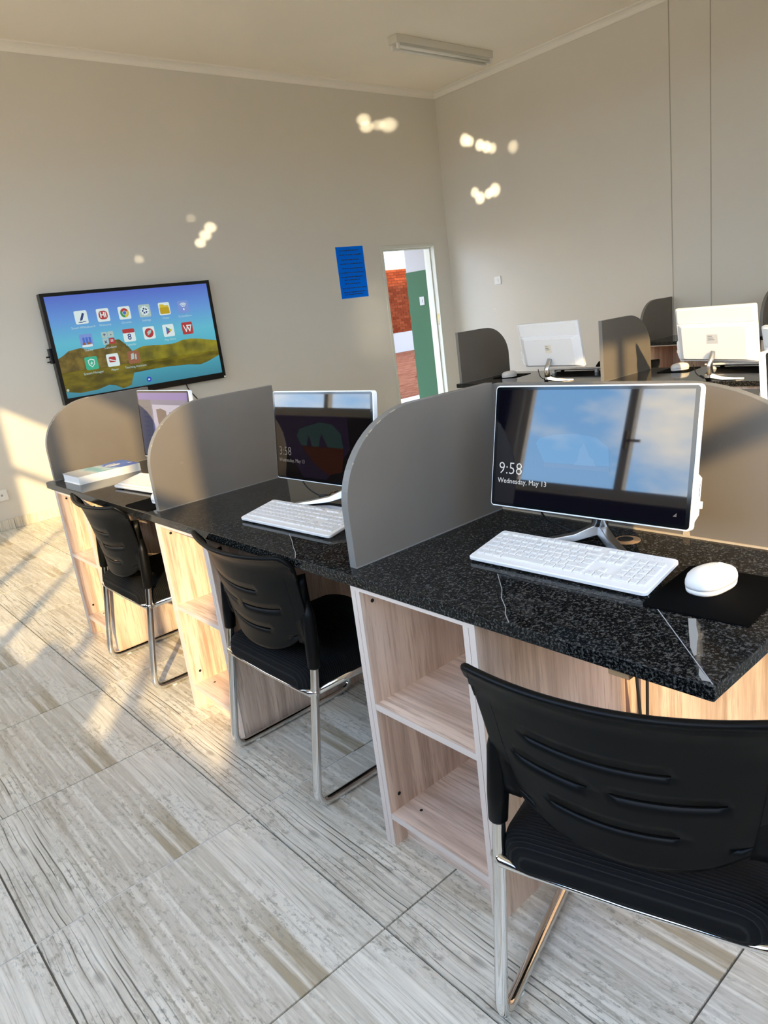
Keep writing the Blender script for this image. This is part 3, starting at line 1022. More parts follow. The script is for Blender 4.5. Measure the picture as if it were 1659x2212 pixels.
# ------------------------------------------------------------------ computers
PW, PH = 0.500, 0.289
def all_in_one(loc, rz, cz, tilt, label, feed):
    """white all-in-one computer; screen faces local -x; origin on the worktop under the screen centre"""
    r = empty('all_in_one_computer', loc, rz)
    ct, st = math.cos(tilt), math.sin(tilt)
    def xf(p):                       # p = (right, up, towards viewer) on the panel
        a, bb_, c = p
        return (bb_ * st - c * ct, -a, cz + bb_ * ct + c * st)
    # housing
    b = MB(xf)
    b.prism(rrect(PW, PH, 0.010), 'z', -0.016, 0.0)
    hs = b.build('housing', 'computer_white', r, bevel=0.002)
    b = MB(xf)                                   # stepped back: thicker lower body
    def rr_(w, h_, cy, rad=0.012):
        return rrect(w, h_, rad, 4, 0, cy)
    b.loft([[(p[0], p[1], -0.016) for p in rr_(PW - 0.012, 0.196, -0.042)], [(p[0], p[1], -0.028) for p in rr_(PW - 0.060, 0.182, -0.043)], [(p[0], p[1], -0.038) for p in rr_(PW - 0.100, 0.168, -0.043)]])
    b.build('rear_cover', 'computer_white', r, smooth=False)
    b = MB(xf)
    b.loft([[(p[0], p[1], -0.016) for p in rrect(PW - 0.01, 0.080, 0.008, 4, 0, 0.099)], [(p[0], p[1], -0.021) for p in rrect(PW - 0.03, 0.070, 0.008, 4, 0, 0.098)]])
    b.build('upper_cover', 'computer_white', r)
    b = MB(xf)                                   # side port block with a dongle
    b.prism([(PW / 2 - 0.004, -0.03), (PW / 2 + 0.004, -0.038), (PW / 2 + 0.004, -0.112), (PW / 2 - 0.004, -0.128)], 'z', -0.022, -0.008)
    pb = b.build('port_block', 'computer_white', r)
    b = MB(xf)
    b.box(PW / 2 + 0.004, PW / 2 + 0.010, -0.098, -0.084, -0.021, -0.014)
    b.build('dongle', 'computer_white', pb)
    b = MB(xf)
    b.box(PW / 2 + 0.004, PW / 2 + 0.0044, -0.075, -0.050, -0.016, -0.0145)
    b.build('port_slot', 'dark_hole', pb)
    # front glass: black bezel and display
    b = MB(xf)
    b.prism(rrect(PW - 0.007, PH - 0.007, 0.007), 'z', 0.0, 0.0012)
    b.build('bezel', 'bezel_black', r)
    feed(r, xf)
    # asset sticker on the back
    return tag(r, label, 'computer', 'white all-in-one computers on the worktops')
def layer(parent, xf, name, poly, m, k, d=0.0):
    b = MB(xf)
    if isinstance(poly[0][0], (int, float)):
        poly = [poly]
    for p in poly:
        b.add([(a, c, 0.0013 + 0.00012 * k + d) for a, c in p], [tuple(range(len(p)))])
    o = b.build(name, m, parent)
    return o
def words(parent, xf, name, s, x, y, size, m, k, align='LEFT', bold=0.0):
    v, f = text2d(s, size, align, bold)
    b = MB(xf)
    b.add([(x + a, y + c, 0.0013 + 0.00012 * k) for a, c in v], f)
    return b.build(name, m, parent)
DW, DH = 0.476, 0.268                              # lit display area
def disp(x0, x1, y0, y1):
    return [(x0, y0), (x1, y0), (x1, y1), (x0, y1)]
screen_mat('lock_night', s2l(16, 16, 30), 0.6)
screen_mat('lock_sky', s2l(40, 88, 120), 0.5)
screen_mat('lock_rock', s2l(90, 110, 130), 0.5)
screen_mat('lock_sand', s2l(60, 36, 24), 0.7)
screen_mat('lock_teal', s2l(40, 62, 60), 0.42)
screen_mat('lock_orange', s2l(60, 26, 16), 0.40)
screen_mat('lock_purple', s2l(28, 20, 38), 0.6)
screen_mat('lock_dark', s2l(10, 8, 12), 0.6)
screen_mat('clock_text', s2l(225, 230, 235), 1.0)
screen_mat('clock_dim', s2l(150, 145, 140), 0.7)
def lock_screen(time_, bright):
    def feed(r, xf):
        d = layer(r, xf, 'display', disp(-DW / 2, DW / 2, -DH / 2, DH / 2), 'lock_night' if bright else 'lock_dark', 0)
        if bright:
            layer(d, xf, 'wallpaper_sky', [(-0.125, 0.012), (-0.118, 0.024), (-0.08, 0.034), (-0.02, 0.038), (0.03, 0.032), (0.06, 0.012), (0.066, -0.028), (-0.10, -0.030), (-0.115, -0.005)], 'lock_sky', 1)
            layer(d, xf, 'wallpaper_rock', [(-0.022, -0.030), (-0.014, -0.022), (-0.009, 0.004), (0.001, 0.020), (0.009, 0.006), (0.017, -0.010), (0.027, -0.016), (0.033, -0.030)], 'lock_rock', 2)
            layer(d, xf, 'wallpaper_sand', disp(-0.100, 0.066, -0.040, -0.030), 'lock_sand', 2)
        else:
            layer(d, xf, 'wallpaper_cave', [(-0.24, 0.07), (0.13, 0.07), (0.14, -0.03), (0.02, -0.13), (-0.10, -0.13), (-0.2, -0.03)], 'lock_purple', 1)
            layer(d, xf, 'wallpaper_sea', [(-0.125, 0.0), (-0.11, 0.024), (-0.06, 0.036), (0.0, 0.048), (0.06, 0.042), (0.10, 0.016), (0.11, -0.028), (-0.10, -0.028)], 'lock_teal', 2)
            layer(d, xf, 'wallpaper_sand', [(-0.10, -0.028), (0.11, -0.028), (0.10, -0.10), (0.03, -0.115), (-0.05, -0.075)], 'lock_orange', 2)
            layer(d, xf, 'wallpaper_rocks', [[(-0.072, -0.030), (-0.070, -0.012), (-0.060, 0.006), (-0.052, -0.008), (-0.046, -0.030)], [(-0.012, -0.030), (-0.004, -0.006), (0.006, 0.014), (0.016, -0.002), (0.034, -0.028)]], 'lock_purple', 3)
        words(d, xf, 'clock_digits', time_, -DW / 2 + 0.009, -0.052, 0.041, 'clock_text' if bright else 'clock_dim', 4, 'LEFT', -0.0005)
        words(d, xf, 'date_line', 'Wednesday, May 13', -DW / 2 + 0.008, -0.081, 0.0172, 'clock_text' if bright else 'clock_dim', 4, 'LEFT', 0.0)
        # network mark in the corner
        layer(d, xf, 'network_icon', [(DW / 2 - 0.026, -DH / 2 + 0.016), (DW / 2 - 0.018, -DH / 2 + 0.016), (DW / 2 - 0.018, -DH / 2 + 0.024)], 'clock_dim', 4)
    return feed
screen_mat('page_lilac', s2l(96, 96, 140), 0.9)
screen_mat('page_slate', s2l(70, 74, 98), 0.9)
screen_mat('page_pale', s2l(168, 166, 190), 1.0)
screen_mat('page_photo', s2l(66, 40, 60), 1.0)
screen_mat('page_text', s2l(52, 54, 100), 1.0)
screen_mat('page_violet', s2l(104, 84, 168), 1.0)
def browser(r, xf):
    d = layer(r, xf, 'display', disp(-DW / 2, DW / 2, -DH / 2, DH / 2), 'page_lilac', 0)
    layer(d, xf, 'browser_bar', disp(-DW / 2, DW / 2, 0.105, DH / 2), 'page_violet', 1)
    layer(d, xf, 'browser_menu', disp(-DW / 2, -0.115, -DH / 2, 0.105), 'page_slate', 1)
    layer(d, xf, 'product_card', disp(-0.10, 0.25, -0.12, 0.085), 'page_pale', 1)
    layer(d, xf, 'product_photo', [(-0.065, 0.065), (-0.02, 0.07), (0.03, 0.06), (0.035, -0.04), (-0.05, -0.045)], 'page_photo', 2)
    layer(d, xf, 'text_lines', [disp(0.06, 0.06 + w_, y_, y_ + 0.006) for w_, y_ in ((0.12, 0.05), (0.09, 0.032), (0.14, 0.014), (0.10, -0.004), (0.13, -0.03))] + [disp(-0.20, -0.20 + w_, y_, y_ + 0.004) for w_, y_ in ((0.05, 0.07), (0.04, 0.05), (0.055, 0.03), (0.045, 0.01), (0.05, -0.01), (0.04, -0.03), (0.05, -0.05))], 'page_text', 3)
def blank(r, xf):
    layer(r, xf, 'display', disp(-DW / 2, DW / 2, -DH / 2, DH / 2), 'lock_dark', 0)

def stand(r, cz, tilt, spread=0.13, back=0.045, reach=0.125, y0=0.0):
    """brushed neck and V-shaped foot"""
    ax, az = back, 0.030
    s = MB()
    s.tube([(0.028, y0, cz - 0.09), (ax + 0.006, y0, 0.085), (ax, y0, az + 0.006)], [0.011, 0.012, 0.014], 10, 1.5).build('stand_neck', 'brushed_alu', r, smooth=True)
    for sg in (-1, 1):
        b = MB()
        ring = []
        for t, hw, z0, z1 in ((0, 0.013, 0.018, 0.044), (0.12, 0.014, 0.014, 0.038), (0.35, 0.014, 0.004, 0.022), (0.7, 0.012, 0.001, 0.013), (1.0, 0.010, 0.0, 0.008)):
            x = ax + 0.004 - (reach) * t
            y = y0 + sg * spread * t
            d = Vector((-reach, sg * spread)).normalized()
            n = Vector((-d.y, d.x)) * hw
            ring.append([(x + n.x, y + n.y, z0), (x - n.x, y - n.y, z0), (x - n.x * 0.7, y - n.y * 0.7, z1), (x + n.x * 0.7, y + n.y * 0.7, z1)])
        b.loft(ring).build('stand_leg', 'brushed_alu', r, bevel=0.002)
def lead(r, path, plug=None):
    MB().tube(bend(path, 0.03, 5), 0.0025, 8).build('power_lead', 'cable_black', r, smooth=True)
    if plug:
        MB().tube(plug, 0.006, 10).build('lead_connector', 'cable_black', r, smooth=True)
def sticker(r, cz, tilt, m, w, h_, y=0.0, up=-0.02):
    ct, st = math.cos(tilt), math.sin(tilt)
    xf = lambda p: (p[1] * st - p[2] * ct, -p[0], cz + p[1] * ct + p[2] * st)
    b = MB(xf)
    b.box(y - w / 2, y + w / 2, up - h_ / 2, up + h_ / 2, -0.0388, -0.038)
    o = b.build('asset_sticker', m, r)
    b = MB(xf)
    for k in range(3):
        b.box(y - w * 0.10 * k, y + w * 0.40, up + h_ * (0.28 - 0.20 * k), up + h_ * (0.33 - 0.20 * k), -0.0391, -0.0388)
    b.build('sticker_print', 'ink', o)

m1 = all_in_one((0.395, 0.473, ZD), 0.033, 0.232, 0.212, 'white-framed all-in-one computer reflecting a window and showing 9:58', lock_screen('9:58', True))
stand(m1, 0.232, 0.212, 0.140, 0.075, 0.105, 0.015)
lead(m1, [(0.03, 0.15, 0.09), (0.05, 0.155, 0.045), (0.085, 0.105, 0.010), (0.088, 0.07, 0.006), (0.095, -0.01, 0.004)], [(0.087, 0.105, 0.010), (0.088, 0.07, 0.007)])
m2 = all_in_one((0.356, 1.396, ZD), 0.032, 0.226, 0.122, 'all-in-one computer with dim purple 3:58 lock screen at the middle seat', lock_screen('3:58', False))
stand(m2, 0.226, 0.122, 0.150, 0.075, 0.115)
lead(m2, [(0.03, 0.19, 0.09), (0.05, 0.19, 0.035), (0.058, 0.13, 0.008), (0.070, 0.10, 0.008), (0.10, 0.118, 0.014), (0.125, 0.145, 0.003)], [(0.058, 0.132, 0.009), (0.069, 0.102, 0.009)])
m3 = all_in_one((0.318, 2.435, ZD), 0.0, 0.236, 0.080, 'all-in-one computer showing a lilac web page under the wall screen', browser)
stand(m3, 0.236, 0.080, 0.14, 0.075, 0.11)
m4 = all_in_one((2.985, 2.452, ZD), PI - 0.095, 0.234, 0.17, 'shaded white computer back with cream sticker, middle row near the doorway', blank)
stand(m4, 0.234, 0.17, 0.12, 0.055, 0.11)
sticker(m4, 0.234, 0.17, 'sticker_cream', 0.052, 0.052)
lead(m4, [(0.03, -0.10, 0.08), (0.05, -0.07, 0.03), (0.055, 0.0, 0.012), (0.06, 0.10, 0.004), (0.075, 0.14, 0.004), (0.07, 0.17, 0.004)], [(0.052, -0.03, 0.02), (0.055, 0.0, 0.013)])
m5 = all_in_one((2.955, 1.375, ZD), PI - 0.27, 0.242, 0.11, 'bright sunlit white computer back with grey sticker in the middle row', blank)
stand(m5, 0.242, 0.11, 0.12, 0.050, 0.11)
sticker(m5, 0.242, 0.11, 'sticker_paper', 0.070, 0.048)
lead(m5, [(0.03, -0.13, 0.08), (0.045, -0.10, 0.03), (0.05, -0.02, 0.01), (0.04, 0.08, 0.004), (0.03, 0.14, 0.004)], [(0.045, -0.07, 0.025), (0.05, -0.045, 0.016)])
m6 = all_in_one((1.175, 0.310, ZD), PI / 2 + 0.03, 0.226, 0.06, 'white computer edge with black screen cut by the right picture edge', blank)
stand(m6, 0.226, 0.06, 0.13, 0.06, 0.11)
m7 = all_in_one((2.08, 0.60, ZD), 2.60, 0.190, 0.16, 'grey shaded computer back above the computer edge at the right picture edge', blank)
stand(m7, 0.190, 0.16, 0.13, 0.06, 0.11)

# ------------------------------------------------------------------ keyboards
U = 0.0187
KR = [   # (row index from the back, list of (width, legend) main block)
    [(1, 'Esc'), (0.62, None), (1, 'F1'), (1, 'F2'), (1, 'F3'), (1, 'F4'), (0.33, None), (1, 'F5'), (1, 'F6'), (1, 'F7'), (1, 'F8'), (0.33, None), (1, 'F9'), (1, 'F10'), (1, 'F11'), (1, 'F12')],
    [(1, '`')] + [(1, c) for c in '1234567890-='] + [(2, 'Backspace')],
    [(1.5, 'Tab')] + [(1, c) for c in 'QWERTYUIOP[]'] + [(1.5, 'Enter')],
    [(1.75, 'Caps')] + [(1, c) for c in "ASDFGHJKL;'#"] + [(1.25, '')],
    [(1.25, 'Shift'), (1, '\\')] + [(1, c) for c in 'ZXCVBNM,./'] + [(2.75, 'Shift')],
    [(1.25, 'Ctrl'), (1.25, '+'), (1.25, 'Alt'), (6.25, ''), (1.25, 'Alt'), (1.25, 'Fn'), (1.25, '='), (1.25, 'Ctrl')]]
NAV = [['Prt', 'Scr', 'Brk'], ['Ins', 'Home', 'PgUp'], ['Del', 'End', 'PgDn'], [], [None, '^'], ['<', 'v', '>']]
PAD = {1: [(1, 'Num'), (1, '/'), (1, '*'), (1, '-')], 2: [(1, '7'), (1, '8'), (1, '9')], 3: [(1, '4'), (1, '5'), (1, '6')], 4: [(1, '1'), (1, '2'), (1, '3')], 5: [(2, '0'), (1, '.')]}
_keyme = {}
def key_mesh(w, d):
    k = (round(w, 4), round(d, 4))
    if k not in _keyme:
        g = 0.0011
        b = MB()
        lo = rrect(w - g * 2, d - g * 2, 0.002, 1)
        hi = rrect(w - g * 2 - 0.003, d - g * 2 - 0.003, 0.0016, 1)
        b.loft([[(p[0], p[1], 0) for p in lo], [(p[0], p[1], 0.0022) for p in lo], [(p[0], p[1], 0.0034) for p in hi]])
        me = b.mesh('key')
        me.materials.append(MATS['key_white'])
        _keyme[k] = me
    return _keyme[k]
KW, KD = 0.440, 0.138
def keyboard(loc, rz, label, fine=True, legends=True, slope=0.165):
    """local: +y to the user's left, user sits at -x; origin at the middle of the footprint on the desk"""
    r = empty('keyboard', loc, rz)
    z0 = 0.012
    def xf(p):     # p=(right, away from user, up) on the tilted deck
        a, bb_, c = p
        y_ = bb_ * math.cos(slope) - c * math.sin(slope)
        return (y_, -a, z0 + (bb_ + KD / 2) * math.sin(slope) + c * math.cos(slope))
    b = MB(xf)
    o1 = rrect(KW, KD, 0.009, 5)
    o2 = rrect(KW - 0.004, KD - 0.004, 0.008, 5)
    b.loft([[(p[0], p[1], -0.009) for p in o2], [(p[0], p[1], -0.007) for p in o1], [(p[0], p[1], -0.001) for p in o1], [(p[0], p[1], 0.0008) for p in o2]])
    b.build('keyboard_case', 'white_plastic', r)
    for sg in (-1, 1):
        MB().box(0.035, 0.055, sg * 0.17 - 0.010, sg * 0.17 + 0.010, 0.0, 0.022).build('flip_foot', 'white_plastic', r)
        MB().box(-0.062, -0.055, sg * 0.17 - 0.012, sg * 0.17 + 0.012, 0.0, 0.004).build('rubber_foot', 'rubber_black', r)
    keys = []
    rows_y = [0.0555, 0.0345, 0.0158, -0.0029, -0.0216, -0.0403]
    dep = [0.0135] + [U] * 5
    x0 = -KW / 2 + 0.0085
    for i, rw in enumerate(KR):
        x = x0
        for w_, s_ in rw:
            if s_ is not None:
                keys.append((x + w_ * U / 2, rows_y[i], w_ * U, dep[i], s_))
            x += w_ * U
    xn = x0 + 15 * U + 0.0045
    for i, rw in enumerate(NAV):
        for k, s_ in enumerate(rw):
            if s_:
                keys.append((xn + (k + 0.5) * U, rows_y[i], U, dep[i], s_))
    xp = xn + 3 * U + 0.0045
    for i, rw in PAD.items():
        x = xp
        for w_, s_ in rw:
            keys.append((x + w_ * U / 2, rows_y[i], w_ * U, U, s_))
            x += w_ * U
    keys.append((xp + 3.5 * U, (rows_y[2] + rows_y[3]) / 2, U, 2 * U, '+'))
    keys.append((xp + 3.5 * U, (rows_y[4] + rows_y[5]) / 2, U, 2 * U, 'Ent'))
    rotm = Matrix.Rotation(-PI / 2, 4, 'Z') @ Matrix.Rotation(slope, 4, 'X')
    if fine:
        for (kx, ky, w_, d_, s_) in keys:
            o = bpy.data.objects.new('key', key_mesh(w_, d_))
            COL.objects.link(o)
            o.parent = r
            o.matrix_local = Matrix.Translation(Vector(xf((kx, ky, 0.0008)))) @ rotm
    else:
        b = MB(xf)
        for (kx, ky, w_, d_, s_) in keys:
            b.box(kx - w_ / 2 + 0.0012, kx + w_ / 2 - 0.0012, ky - d_ / 2 + 0.0012, ky + d_ / 2 - 0.0012, 0.0008, 0.0038)
        o = b.build('keys', 'key_white', r)
        o['kind'] = 'stuff'
    if legends:
        b = MB(xf)
        for (kx, ky, w_, d_, s_) in keys:
            if s_:
                v, f = text2d(s_, 0.0058 if len(s_) == 1 else 0.0040, 'CENTER')
                b.add([(kx + a, ky + c, 0.0044) for a, c in v], f)
        for k, s_ in enumerate(('1', 'A', 'S')):
            v, f = text2d(s_, 0.0045, 'CENTER')
            b.add([(xp + (1.3 + 0.85 * k) * U + a, rows_y[0] + c, 0.0010) for a, c in v], f)
        b.build('key_legends', 'key_print', r)
    return tag(r, label, 'keyboard', 'white full-size keyboards')
keyboard((0.285, 0.456, ZD), 0.030, 'white keyboard in front of the nearest computer')
keyboard((0.198, 1.345, ZD), 0.050, 'white keyboard at the middle seat, tucked behind the near partition', True, True)
keyboard((0.205, 2.400, ZD), 0.10, 'white sunlit keyboard beside the book at the farthest seat', False, False)
keyboard((3.40, 2.545, ZD), PI + 0.02, 'white keyboard behind the shaded computer back near the doorway', False, False)
keyboard((3.42, 1.42, ZD), PI - 0.02, 'white keyboard behind the sunlit computer back in the middle row', False, False)

# ------------------------------------------------------------------ mice and mouse mats
def mouse(loc, rz, label):
    """front of the mouse towards local +x"""
    r = empty('computer_mouse', loc, rz)
    N = 28
    def outline(k):        # asymmetric top view
        a = 2 * PI * k / N
        c, s_ = math.cos(a), math.sin(a)
        x = 0.056 * (abs(c) ** 0.85) * (1 if c > 0 else -1)
        y = 0.033 * (abs(s_) ** 0.8) * (1 if s_ > 0 else -1) * (1 - 0.13 * c)
        if s_ < 0 and c > 0.1:
            y -= 0.004 * c
        return x, y
    base = [outline(k) for k in range(N)]
    def ring(k, z, hump=0.0):
        return [(x * k, y * k, z + hump * (1 - 0.35 * ((x * k + 0.012) / 0.05) ** 2)) for x, y in base]
    MB().loft([ring(0.93, 0.0005), ring(0.97, 0.004), ring(0.985, 0.011)]).build('mouse_base', 'white_plastic', r, smooth=True)
    MB().loft([ring(0.985, 0.0112), ring(1.0, 0.015, 0.002), ring(0.985, 0.021, 0.004), ring(0.92, 0.027, 0.006), ring(0.80, 0.0315, 0.0065), ring(0.6, 0.0345, 0.007), ring(0.3, 0.036, 0.0072), ring(0.08, 0.0365, 0.0072)]).build('mouse_shell', 'white_plastic', r, smooth=True)
    def top(x, y):
        k = min(1.0, math.hypot(x / 0.056, y / 0.033))
        z = 0.0365 - 0.0215 * max(0, (k - 0.25) / 0.75) ** 2.2
        return z + 0.0065 * (1 - 0.35 * ((x + 0.012) / 0.05) ** 2) * (1 - 0.5 * k) + 0.0012
    MB().tube([(x, y, top(x, y)) for x, y in [(0.046, -0.016), (0.030, -0.022), (0.012, -0.024), (-0.002, -0.018), (-0.007, 0.0), (-0.002, 0.018), (0.012, 0.024), (0.030, 0.022), (0.044, 0.016)]], 0.0006, 6).build('button_seam', 'seam_grey', r)
    MB().tube([(x, 0, top(x, 0)) for x in (-0.006, 0.010, 0.030, 0.046)], 0.0006, 6).build('button_split', 'seam_grey', r)
    MB().disc((0.026, -0.0035, top(0.026, 0) - 0.006), 0.0085, 'y', 0.007, 16).build('scroll_wheel', 'white_plastic', r)
    return tag(r, label, 'mouse', 'white computer mice')
def mat_pad(loc, rz, w, d, label):
    b = MB().prism(rrect(w, d, 0.012, 5), 'z', 0, 0.0028)
    o = b.build('mouse_mat', 'rubber_black')
    o.location = loc
    o.rotation_euler = (0, 0, rz)
    return tag(o, label, 'mouse mat', 'black mouse mats')
mat_pad((0.312, 0.142, ZD), 0.075, 0.225, 0.190, 'black mouse mat at the nearest slab corner under a white mouse')
mouse((0.330, 0.160, ZD + 0.0028), -0.18, 'white mouse on the nearest black mat beside the keyboard')
mat_pad((0.105, 2.135, ZD), 0.05, 0.19, 0.19, 'black mouse mat in sunlight at the farthest seat')
mouse((0.125, 2.115, ZD + 0.0028), 0.1, 'white mouse peeping out behind the half-sunlit partition')
mat_pad((3.25, 3.01, ZD), 0.1, 0.22, 0.19, 'black mouse mat beside the partition near the doorway')
mouse((3.19, 2.985, ZD + 0.0028), PI - 0.4, 'white mouse beside the partition near the doorway')
mat_pad((3.36, 1.80, ZD), 0.1, 0.22, 0.19, 'black mouse mat left of the sunlit computer back')
mouse((3.345, 1.785, ZD + 0.0028), PI - 0.5, 'white mouse left of the sunlit computer back')

# ------------------------------------------------------------------ thick book on the far seat
bk = empty('book', (0.205, 2.985, ZD), 0.02)
screen = None
mat('book_white', (0.85, 0.85, 0.82), 0.5)
m = mat('book_cover', (0.2, 0.3, 0.7), 0.3)
t = NT(m)
tcn = t.coord((1, 1, 1))
sxx = t.n('ShaderNodeSeparateXYZ')
t.l(tcn, sxx.inputs[0])
nn = t.noise(t.coord((1, 1, 1), (0.3, 0.2, 0)), 14, 4)
pos = t.math('ADD', t.math('MULTIPLY', sxx.outputs[0], 3.0), t.math('MULTIPLY', nn, 0.5))
c = t.ramp(pos, [(0.0, (0.55, 0.55, 0.52)), (0.02, (0.62, 0.66, 0.64)), (0.16, (0.20, 0.50, 0.55)), (0.26, (0.62, 0.74, 0.74)), (0.33, (0.10, 0.20, 0.60)), (1.0, (0.09, 0.16, 0.56))])
t.col(c)
MB().prism(rrect(0.285, 0.20, 0.003, 2), 'z', 0.002, 0.034).build('page_block', 'book_white', bk)
MB().prism(rrect(0.290, 0.205, 0.003, 2), 'z', 0.0, 0.002).build('back_cover', 'book_white', bk)
MB().box(-0.145, 0.145, -0.1035, -0.1025, 0.0, 0.036).build('spine', 'book_white', bk)
fc = []
for k in range(9):
    x = -0.145 + 0.29 * k / 8
    fc.append([(x, -0.1025, 0.0345), (x, 0.1025, 0.0345), (x, 0.1025, 0.0365 + 0.0015 * math.sin(k)), (x, -0.1025, 0.0365)])
MB().loft(fc).build('front_cover', 'book_cover', bk)
b = MB()
for (x, y, w_, h_) in ((0.030, -0.03, 0.05, 0.012), (0.020, -0.01, 0.07, 0.014), (0.035, 0.02, 0.045, 0.010), (0.115, -0.05, 0.018, 0.016)):
    b.box(x, x + w_, y, y + h_, 0.0384, 0.0388)
b.build('title_print', 'book_white', bk)
tag(bk, 'thick white book with blue and teal cover lying at the farthest seat', 'book')

# ------------------------------------------------------------------ wall screen
tv = empty('wall_screen', (1.746, YF, 1.342))
TVW, TVH = 0.753, 0.4445
b = MB()
b.box(-TVW, TVW, -0.078, -0.010, -TVH, TVH)
b.build('screen_body', 'tv_black', tv, bevel=0.006)
b = MB()
for (x0, x1, z0, z1) in ((-TVW, -0.724, -TVH, TVH), (0.724, TVW, -TVH, TVH), (-0.724, 0.724, 0.417, TVH), (-0.724, 0.724, -TVH, -0.392)):
    b.box(x0, x1, -0.084, -0.078, z0, z1)
b.build('bezel', 'tv_black', tv)
MB().box(-0.10, 0.10, -0.010, 0, -0.12, 0.12).build('wall_bracket', 'tv_black', tv)
b = MB()
b.box(-TVW - 0.022, -TVW, -0.060, -0.02, -0.10, 0.02)
b.build('port_block', 'tv_black', tv, bevel=0.004)
for z in (-0.045, -0.085):
    MB().tube([(-TVW - 0.018, -0.045, z), (-TVW - 0.048, -0.045, z)], 0.006, 8).build('plug', 'tv_black', tv)
for (x, z) in ((0.742, -0.433), (-0.66, -0.432)):
    MB().box(x - 0.010, x + 0.010, -0.0845, -0.084, z - 0.008, z + 0.008).build('sticker', 'socket_white', tv)
MB().tube(bend([(0.36, -0.03, -0.44), (0.38, -0.02, -0.50), (0.47, -0.012, -0.62), (0.50, -0.012, -0.9)], 0.05), 0.005, 8).build('power_lead', 'cable_black', tv, smooth=True)
# picture: sky gradient, hills, water
m = mat('tv_sky', (0.01, 0.01, 0.01), 0.18, emit=(1, 1, 1), estr=0.46)
t = NT(m)
sxx = t.n('ShaderNodeSeparateXYZ')
t.l(t.coord((1, 1, 1)), sxx.inputs[0])
hh = t.math('ADD', t.math('DIVIDE', sxx.outputs[2], 0.81), 0.5)
c = t.ramp(hh, [(0.0, s2l(60, 130, 150)), (0.30, s2l(80, 170, 190)), (0.55, s2l(98, 186, 208)), (0.78, s2l(100, 150, 215)), (1.0, s2l(88, 112, 200))])
t.l(c, t.b.inputs['Emission Color'])
def tvmat(name, rgb, s_=0.44):
    return mat(name, (0.01, 0.01, 0.01), 0.2, emit=s2l(*rgb), estr=s_)
m = tvmat('tv_hill', (120, 122, 40))
t = NT(m)
n_ = t.noise(t.coord((1, 1, 1)), 7, 4)
c = t.ramp(n_, [(0.35, s2l(96, 92, 34)), (0.6, s2l(150, 142, 36))])
t.l(c, t.b.inputs['Emission Color'])
m = tvmat('tv_tree', (110, 96, 44))
t = NT(m)
c = t.ramp(t.noise(t.coord((1, 1, 1)), 14, 4), [(0.35, s2l(84, 74, 34)), (0.65, s2l(132, 112, 50))])
t.l(c, t.b.inputs['Emission Color'])
m = tvmat('tv_water_gold', (104, 96, 24))
t = NT(m)
c = t.ramp(t.noise(t.coord((1, 1, 3)), 6, 3), [(0.35, s2l(78, 72, 18)), (0.65, s2l(128, 116, 26))])
t.l(c, t.b.inputs['Emission Color'])
for nm, rgb in (('tv_white', (220, 236, 236)), ('tv_red', (176, 62, 62)), ('tv_gold', (208, 188, 60)), ('tv_navy', (46, 66, 120)), ('tv_green', (60, 176, 140)), ('tv_periw', (124, 150, 214)), ('tv_teal', (60, 140, 150)), ('tv_greenleaf', (70, 150, 90)), ('tv_blue', (70, 110, 200)), ('tv_pale', (172, 196, 192)), ('tv_home', (40, 70, 190)), ('tv_brown', (150, 96, 70)), ('tv_caption', (190, 220, 222))):
    tvmat(nm, rgb)
TVL = [0]
def tvpoly(parent, name, poly, m, k):
    b = MB()
    if isinstance(poly[0][0], (int, float)):
        poly = [poly]
    for p in poly:
        b.add([(x, -0.0785 - 0.0004 * k, z) for x, z in p], [tuple(range(len(p)))])
    return b.build(name, m, parent)
def tvtext(parent, name, s, x, z, size, m, k, bold=0.0, align='CENTER'):
    v, f = text2d(s, size, align, bold)
    return MB().add([(x + a, -0.0785 - 0.0004 * k, z + c) for a, c in v], f).build(name, m, parent)
dsp = tvpoly(tv, 'display', [(-0.724, -0.392), (0.724, -0.392), (0.724, 0.417), (-0.724, 0.417)], 'tv_sky', 0)
shore = [(-0.724, -0.07), (-0.68, -0.05), (-0.626, -0.018), (-0.528, -0.006), (-0.434, -0.033), (-0.33, -0.027), (-0.266, 0.022), (-0.192, 0.026), (-0.131, -0.032), (-0.094, -0.09), (-0.07, -0.19)]
tvpoly(dsp, 'picture_trees', shore + [(-0.724, -0.19)], 'tv_tree', 1)
tvpoly(dsp, 'picture_hills', [(-0.13, -0.19), (-0.094, -0.085), (0.0, -0.058), (0.10, -0.060), (0.183, -0.068), (0.26, -0.072), (0.32, -0.066), (0.384, -0.050), (0.47, -0.047), (0.563, -0.060), (0.724, -0.094), (0.724, -0.19)], 'tv_hill', 1)
tvpoly(dsp, 'picture_reflection', [(-0.724, -0.185), (0.724, -0.185), (0.724, -0.228), (0.60, -0.27), (0.515, -0.288), (0.40, -0.272), (0.20, -0.262), (0.048, -0.263), (-0.12, -0.269), (-0.15, -0.33), (-0.164, -0.367), (-0.244, -0.385), (-0.30, -0.35), (-0.36, -0.335), (-0.459, -0.36), (-0.612, -0.364), (-0.724, -0.337)][::-1], 'tv_water_gold', 1)
ICW = 0.106
def icon(x, z, m, name):
    return tvpoly(dsp, name, rrect(ICW, ICW, 0.012, 3, x, z), m, 2)
X1 = (-0.464, -0.280, -0.094, 0.088, 0.272, 0.456)
Z1, Z2, Z3 = 0.235, 0.047, -0.138
